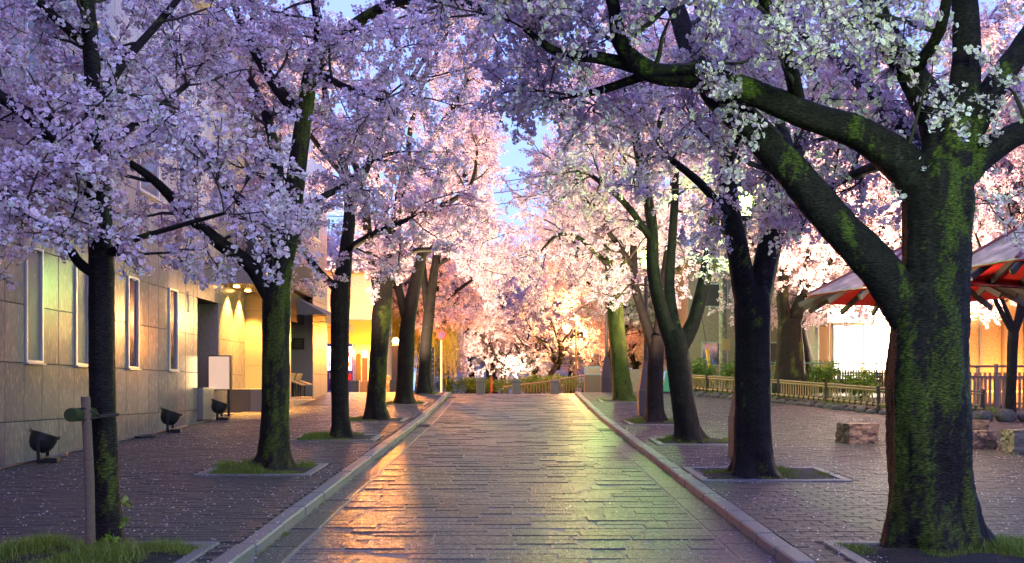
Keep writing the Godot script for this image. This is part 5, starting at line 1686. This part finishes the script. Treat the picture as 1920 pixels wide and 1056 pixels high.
func _ready() -> void:
	# camera
	var cam := Camera3D.new()
	cam.name = "camera"
	cam.projection = Camera3D.PROJECTION_FRUSTUM
	cam.keep_aspect = Camera3D.KEEP_HEIGHT
	cam.near = 0.1
	cam.far = 900.0
	cam.size = 0.1 * 1056.0 / 1800.0
	cam.frustum_offset = Vector2(0.0, 0.1 * 204.0 / 1800.0)
	cam.position = Vector3(0, 1.6, 0)
	add_child(cam)
	cam.current = true
	# dusk sky
	var env := Environment.new()
	env.background_mode = Environment.BG_SKY
	var sm := ProceduralSkyMaterial.new()
	sm.sky_top_color = Color(0.34, 0.36, 0.74)
	sm.sky_horizon_color = Color(0.52, 0.63, 0.87)
	sm.sky_curve = 0.6
	sm.ground_bottom_color = Color(0.10, 0.10, 0.14)
	sm.ground_horizon_color = Color(0.25, 0.28, 0.42)
	var sky := Sky.new()
	sky.sky_material = sm
	env.sky = sky
	env.background_energy_multiplier = 1.45
	env.tonemap_mode = Environment.TONE_MAPPER_LINEAR
	env.tonemap_exposure = 2.1
	env.sdfgi_enabled = true
	env.ssao_enabled = true
	env.ssil_enabled = true
	var we := WorldEnvironment.new()
	we.name = "environment"
	we.environment = env
	add_child(we)
	# the afterglow of the sun that has set behind the camera
	var sun := DirectionalLight3D.new()
	sun.name = "afterglow"
	sun.light_color = Color(0.93, 0.76, 0.97)
	sun.light_energy = 0.13
	sun.light_angular_distance = 30.0
	sun.shadow_enabled = true
	sun.rotation_degrees = Vector3(-28, 18, 0)
	sun.sky_mode = DirectionalLight3D.SKY_MODE_LIGHT_ONLY
	add_child(sun)

	nz.frequency = 0.01
	nz.noise_type = FastNoiseLite.TYPE_SIMPLEX_SMOOTH
	materials()
	glow("glow_warm", Color(1.0, 0.75, 0.38), 12.0)
	glow("glow_cream", Color(1.0, 0.76, 0.42), 0.30)
	glow("glow_lantern", Color(0.80, 1.0, 0.52), 9.0)
	glow("glow_globe", Color(1.0, 0.74, 0.36), 14.0)
	mat("vermilion", Color(0.35, 0.05, 0.02), 0.6)
	glow("glow_white", Color(1.0, 0.98, 0.94), 2.2)
	glow("glow_cool", Color(0.84, 0.9, 1.0), 2.2)
	glow("glow_orange", Color(1.0, 0.55, 0.15), 5.0)
	glow("glow_flood", Color(1.0, 0.9, 0.72), 20.0)
	paving()
	print("paving ", Time.get_ticks_msec())
	office()
	side_block()
	shop_side()
	bamboo_fence()
	far_end()
	lamp_post(3.27, 13.55, "lantern post half hidden by the thick cherry trunk on the plaza", 8.5)
	lamp_post(3.1, 22.2, "lantern post behind the three-stemmed cherry tree", 11.0)
	lamp_post(3.15, 32.0, "lantern post on stone obelisk beside the leaning mossy tree", 16.0)
	lamp_post(2.95, 4.4, "lantern post beside the giant mossy cherry tree", 4.0)
	parasol(7.1, 17.0, 3.30, 4.22, 1.86, 0.02, "red parasol roof farther from the lone stone seat fence")
	parasol(8.15, 14.0, 3.38, 4.40, 1.78, 0.1, "red parasol roof over the large grey stone seat")
	small_things()
	print("things ", Time.get_ticks_msec())
	trees()
	print("trees ", Time.get_ticks_msec())

func trees() -> void:
	rng.seed = 101
	for i in 6:
		sprays.append(make_spray(9, 7, 1 + i % 2))
	var g := "cherry trees lining the road"
	var left := {"moss": 0.0, "rs": 0.09, "bl": 1.35, "per": 1.35, "dens": 0.65, "lo": 2.35}
	make_tree("cherry_tree", "slim cherry tree tied to a wooden stake in a grassy bed", g, LIMBS.L1, 1, left.merged({"lo": 2.25, "rs": 0.075, "bl": 1.0, "moss": 0.22, "fine": 0.025, "sides": 40, "dens": 0.7, "per": 1.3}, true))
	make_tree("cherry_tree", "forked cherry tree with green mossy flared base facing the floodlights", g, LIMBS.L2, 2, left.merged({"moss": 0.42, "md": Vector3(0.9, 0, 0.6), "fine": 0.03, "sides": 48, "lo": 2.2, "xmax": 0.2}, true))
	make_tree("cherry_tree", "cherry tree with a bulging cut top on a straight trunk", g, LIMBS.L3, 3, left.merged({"moss": 0.1, "fine": 0.04, "sides": 36, "xmax": -0.3}, true))
	make_tree("cherry_tree", "stout cherry tree with gnarled base beside the globe lamp", g, LIMBS.L4, 4, left.merged({"moss": 0.4, "md": Vector3(1, 0, 0.3), "fine": 0.05, "sides": 32, "xmax": -0.5, "bl": 1.6}, true))
	make_tree("cherry_tree", "cherry tree in grass next to the stout globe lamp pillar", g, LIMBS.L5, 5, left.merged({"sides": 26, "xmax": -0.6, "bl": 1.8, "sc": 1.15}, true))
	make_tree("cherry_tree", "farthest cherry tree of its row beside the wayfinding pillar", g, LIMBS.L6, 6, left.merged({"sides": 24, "xmax": -0.6, "bl": 1.9, "sc": 1.2}, true))
	make_tree("cherry_tree", "giant cherry tree with thick moss streaked trunk and spreading limbs", g, LIMBS.R1, 7, {"moss": 0.37, "md": Vector3(0.0, 0, 1), "rs": 0.085, "bl": 1.15, "per": 1.5, "lo": 2.6, "fine": 0.02, "sides": 96, "limb_sides": 0.55, "dens": 0.8, "up": 0.3})
	make_tree("cherry_tree", "thick dark cherry tree in a mossy bed hiding a lantern post", g, LIMBS.R2, 8, {"per": 1.4, "dens": 0.65, "moss": 0.08, "rs": 0.095, "bl": 1.4, "lo": 2.7, "fine": 0.03, "sides": 48})
	make_tree("cherry_tree", "cherry tree dividing into three stems above the plaza kerb", g, LIMBS.R3, 9, {"per": 1.4, "dens": 0.65, "moss": 0.2, "md": Vector3(0.8, 0, 0.6), "rs": 0.09, "bl": 1.4, "lo": 2.5, "fine": 0.04, "sides": 36})
	make_tree("cherry_tree", "slender dark cherry tree forking low behind the three-stemmed one", g, LIMBS.R4, 10, {"per": 1.4, "dens": 0.65, "rs": 0.095, "bl": 1.6, "lo": 2.5, "fine": 0.05, "sides": 30, "xmin": 0.5})
	make_tree("cherry_tree", "leaning cherry tree with bright green mossy trunk by the crest", g, LIMBS.R5, 11, {"per": 1.4, "dens": 0.65, "moss": 0.85, "md": Vector3(0.4, 0, 0.8), "rs": 0.11, "bl": 1.9, "lo": 2.6, "fine": 0.05, "sides": 30, "xmin": 0.4, "sc": 1.15})
	make_tree("old_cherry_tree", "old gnarled cherry tree behind the bamboo fence", "", LIMBS.M1, 12, {"moss": 0.15, "rs": 0.13, "bl": 2.1, "lo": 2.4, "fine": 0.08, "sides": 30, "sc": 1.25, "dens": 0.9})
	make_tree("young_tree", "young bare tree with narrow fork before the metal railing", "", LIMBS.S1, 13, {"rs": 0.04, "bl": 1.0, "lo": 2.3, "per": 0.25, "fine": 0.05, "sides": 24})
	# cherry trees round the far junction and along the canal
	rng.seed = 500
	var spots := [[-9.5, 44, 6.5, "pale cherry tree behind the yellow awning shop"], [-5.6, 50, 6.5, "cherry tree behind the no parking sign"], [-2.4, 56, 7.5, "low spreading cherry tree straight beyond the crest"], [4.6, 47, 7.0, "cherry tree behind the orange street lamp"], [7.6, 42, 7.5, "cherry tree behind the low grey wall"], [11.5, 40, 8.0, "cherry tree in front of the pale office"], [9.4, 30.6, 6.2, "cherry tree leaning over the dark slat fence"], [13.2, 24.2, 9.5, "bright lit cherry tree above the timber house picket fence"], [10.3, 24.6, 9.2, "bright lit cherry tree between the shop and parasols"], [1.2, 60, 9.0, "tall cherry tree before the blue roofed house"], [-3.9, 43.5, 7.4, "broad cherry tree overhanging the junction by the willow"], [4.3, 40.0, 7.4, "broad cherry tree overhanging the information board"], [-1.2, 52, 6.0, "rounded cherry tree behind the vermilion post"], [3.4, 56, 6.5, "pink cherry tree behind the bare trees"], [-7.5, 58, 9.0, "tall cherry tree behind the willows"], [15.5, 21.5, 8.5, "bright lit cherry tree over the metal railing end"]]
	var i := 0
	for s in spots:
		var l := wild_limbs(gp(s[0], s[1], -0.02), s[2], 0.24, s[2] * 0.42, 7)
		make_tree("garden_cherry_tree", s[3], "cherry trees beyond the road", l, 30 + i, {"rs": 0.13, "bl": 2.0, "lo": 0.9 if i < 5 or i == 9 or (i > 11 and i < 15) else 2.9 if i > 9 and i < 12 else 2.4, "fine": 0.15, "sides": 14, "sc": 1.35, "per": 1.35, "dens": 0.8})
		i += 1
	# low blossoming trees that close the view behind the hedge
	var lows := [[-3.2, 49.0, 4.2, "low cherry tree behind the low hedge by the willow"], [-1.0, 53.5, 4.4, "low cherry tree behind the vermilion post hedge"], [1.4, 53.0, 4.2, "low cherry tree behind the shrubby bare tree"], [3.9, 51.0, 4.4, "low cherry tree behind the yellow lit bare tree"], [6.4, 46.5, 4.6, "low cherry tree between the grey wall and orange lamp"], [8.8, 48.0, 5.0, "low cherry tree behind the grey wall post"], [5.6, 43.5, 3.6, "small cherry tree just behind the low grey wall"]]
	for s in lows:
		var l := wild_limbs(gp(s[0], s[1], -0.02), s[2], 0.13, s[2] * 0.45, 7)
		make_tree("low_cherry_tree", s[3], "low cherry trees behind the hedge", l, 70 + i, {"rs": 0.13, "bl": 1.6, "lo": 0.3, "fine": 0.15, "sides": 10, "sc": 1.3, "per": 1.3, "dens": 0.8})
		i += 1
	# nearly bare trees by the hedge
	for s in [[0.9, 48.0, 3.8, "bare branched brown tree behind the clipped hedge"], [2.0, 47.0, 4.2, "bare tree with yellow lit trunk near the orange street lamp"], [-0.4, 50.0, 3.4, "low bare shrubby tree beyond the bollards"]]:
		var l := wild_limbs(gp(s[0], s[1], -0.02), s[2], 0.14, s[2] * 0.45, 7)
		make_tree("bare_tree", s[3], "bare trees behind the hedge", l, 50 + i, {"rs": 0.1, "bl": 1.2, "lo": 0.8, "fine": 0.12, "sides": 12, "per": 0.2, "dens": 1.0})
		i += 1
	willow(-7.2, 46, 6.0, 2.6, "yellow green weeping willow behind the yellow awning", 700)
	willow(-4.3, 44.5, 6.2, 1.9, "yellow green weeping willow above the globe lamps", 600)
	rng.seed = 600
	var cl := clump_mesh(26, 0.12, 0.07, 0.02, Color(0.07, 0.15, 0.012), Color(0.17, 0.23, 0.02))
	shrub(1.6, 44.0, 0.0, 2.4, 0.75, 420, cl, "long clipped green hedge behind the timber railing", "hedge", "")
	shrub(-2.2, 47.0, 0.0, 2.2, 0.7, 300, cl, "low green hedge behind the no parking sign", "hedge", "")
	shrub(5.95, 30.9, 0.1, 0.65, 1.0, 170, cl, "bright green shrub behind the bend of the bamboo fence")
	shrub(7.0, 30.2, 0.1, 0.5, 1.0, 120, cl, "green shrub beside the utility pole")
	shrub(8.9, 27.4, 0.15, 0.55, 1.05, 90, cl, "loose shrub with yellowish leaves before the dark slat fence")
	shrub(9.7, 26.6, 0.15, 0.45, 0.8, 70, cl, "loose low shrub beside the rocks of the bamboo fence")
	shrub(7.9, 28.2, 0.15, 0.3, 1.0, 50, cl, "thin upright shrub touching the old gnarled cherry tree")
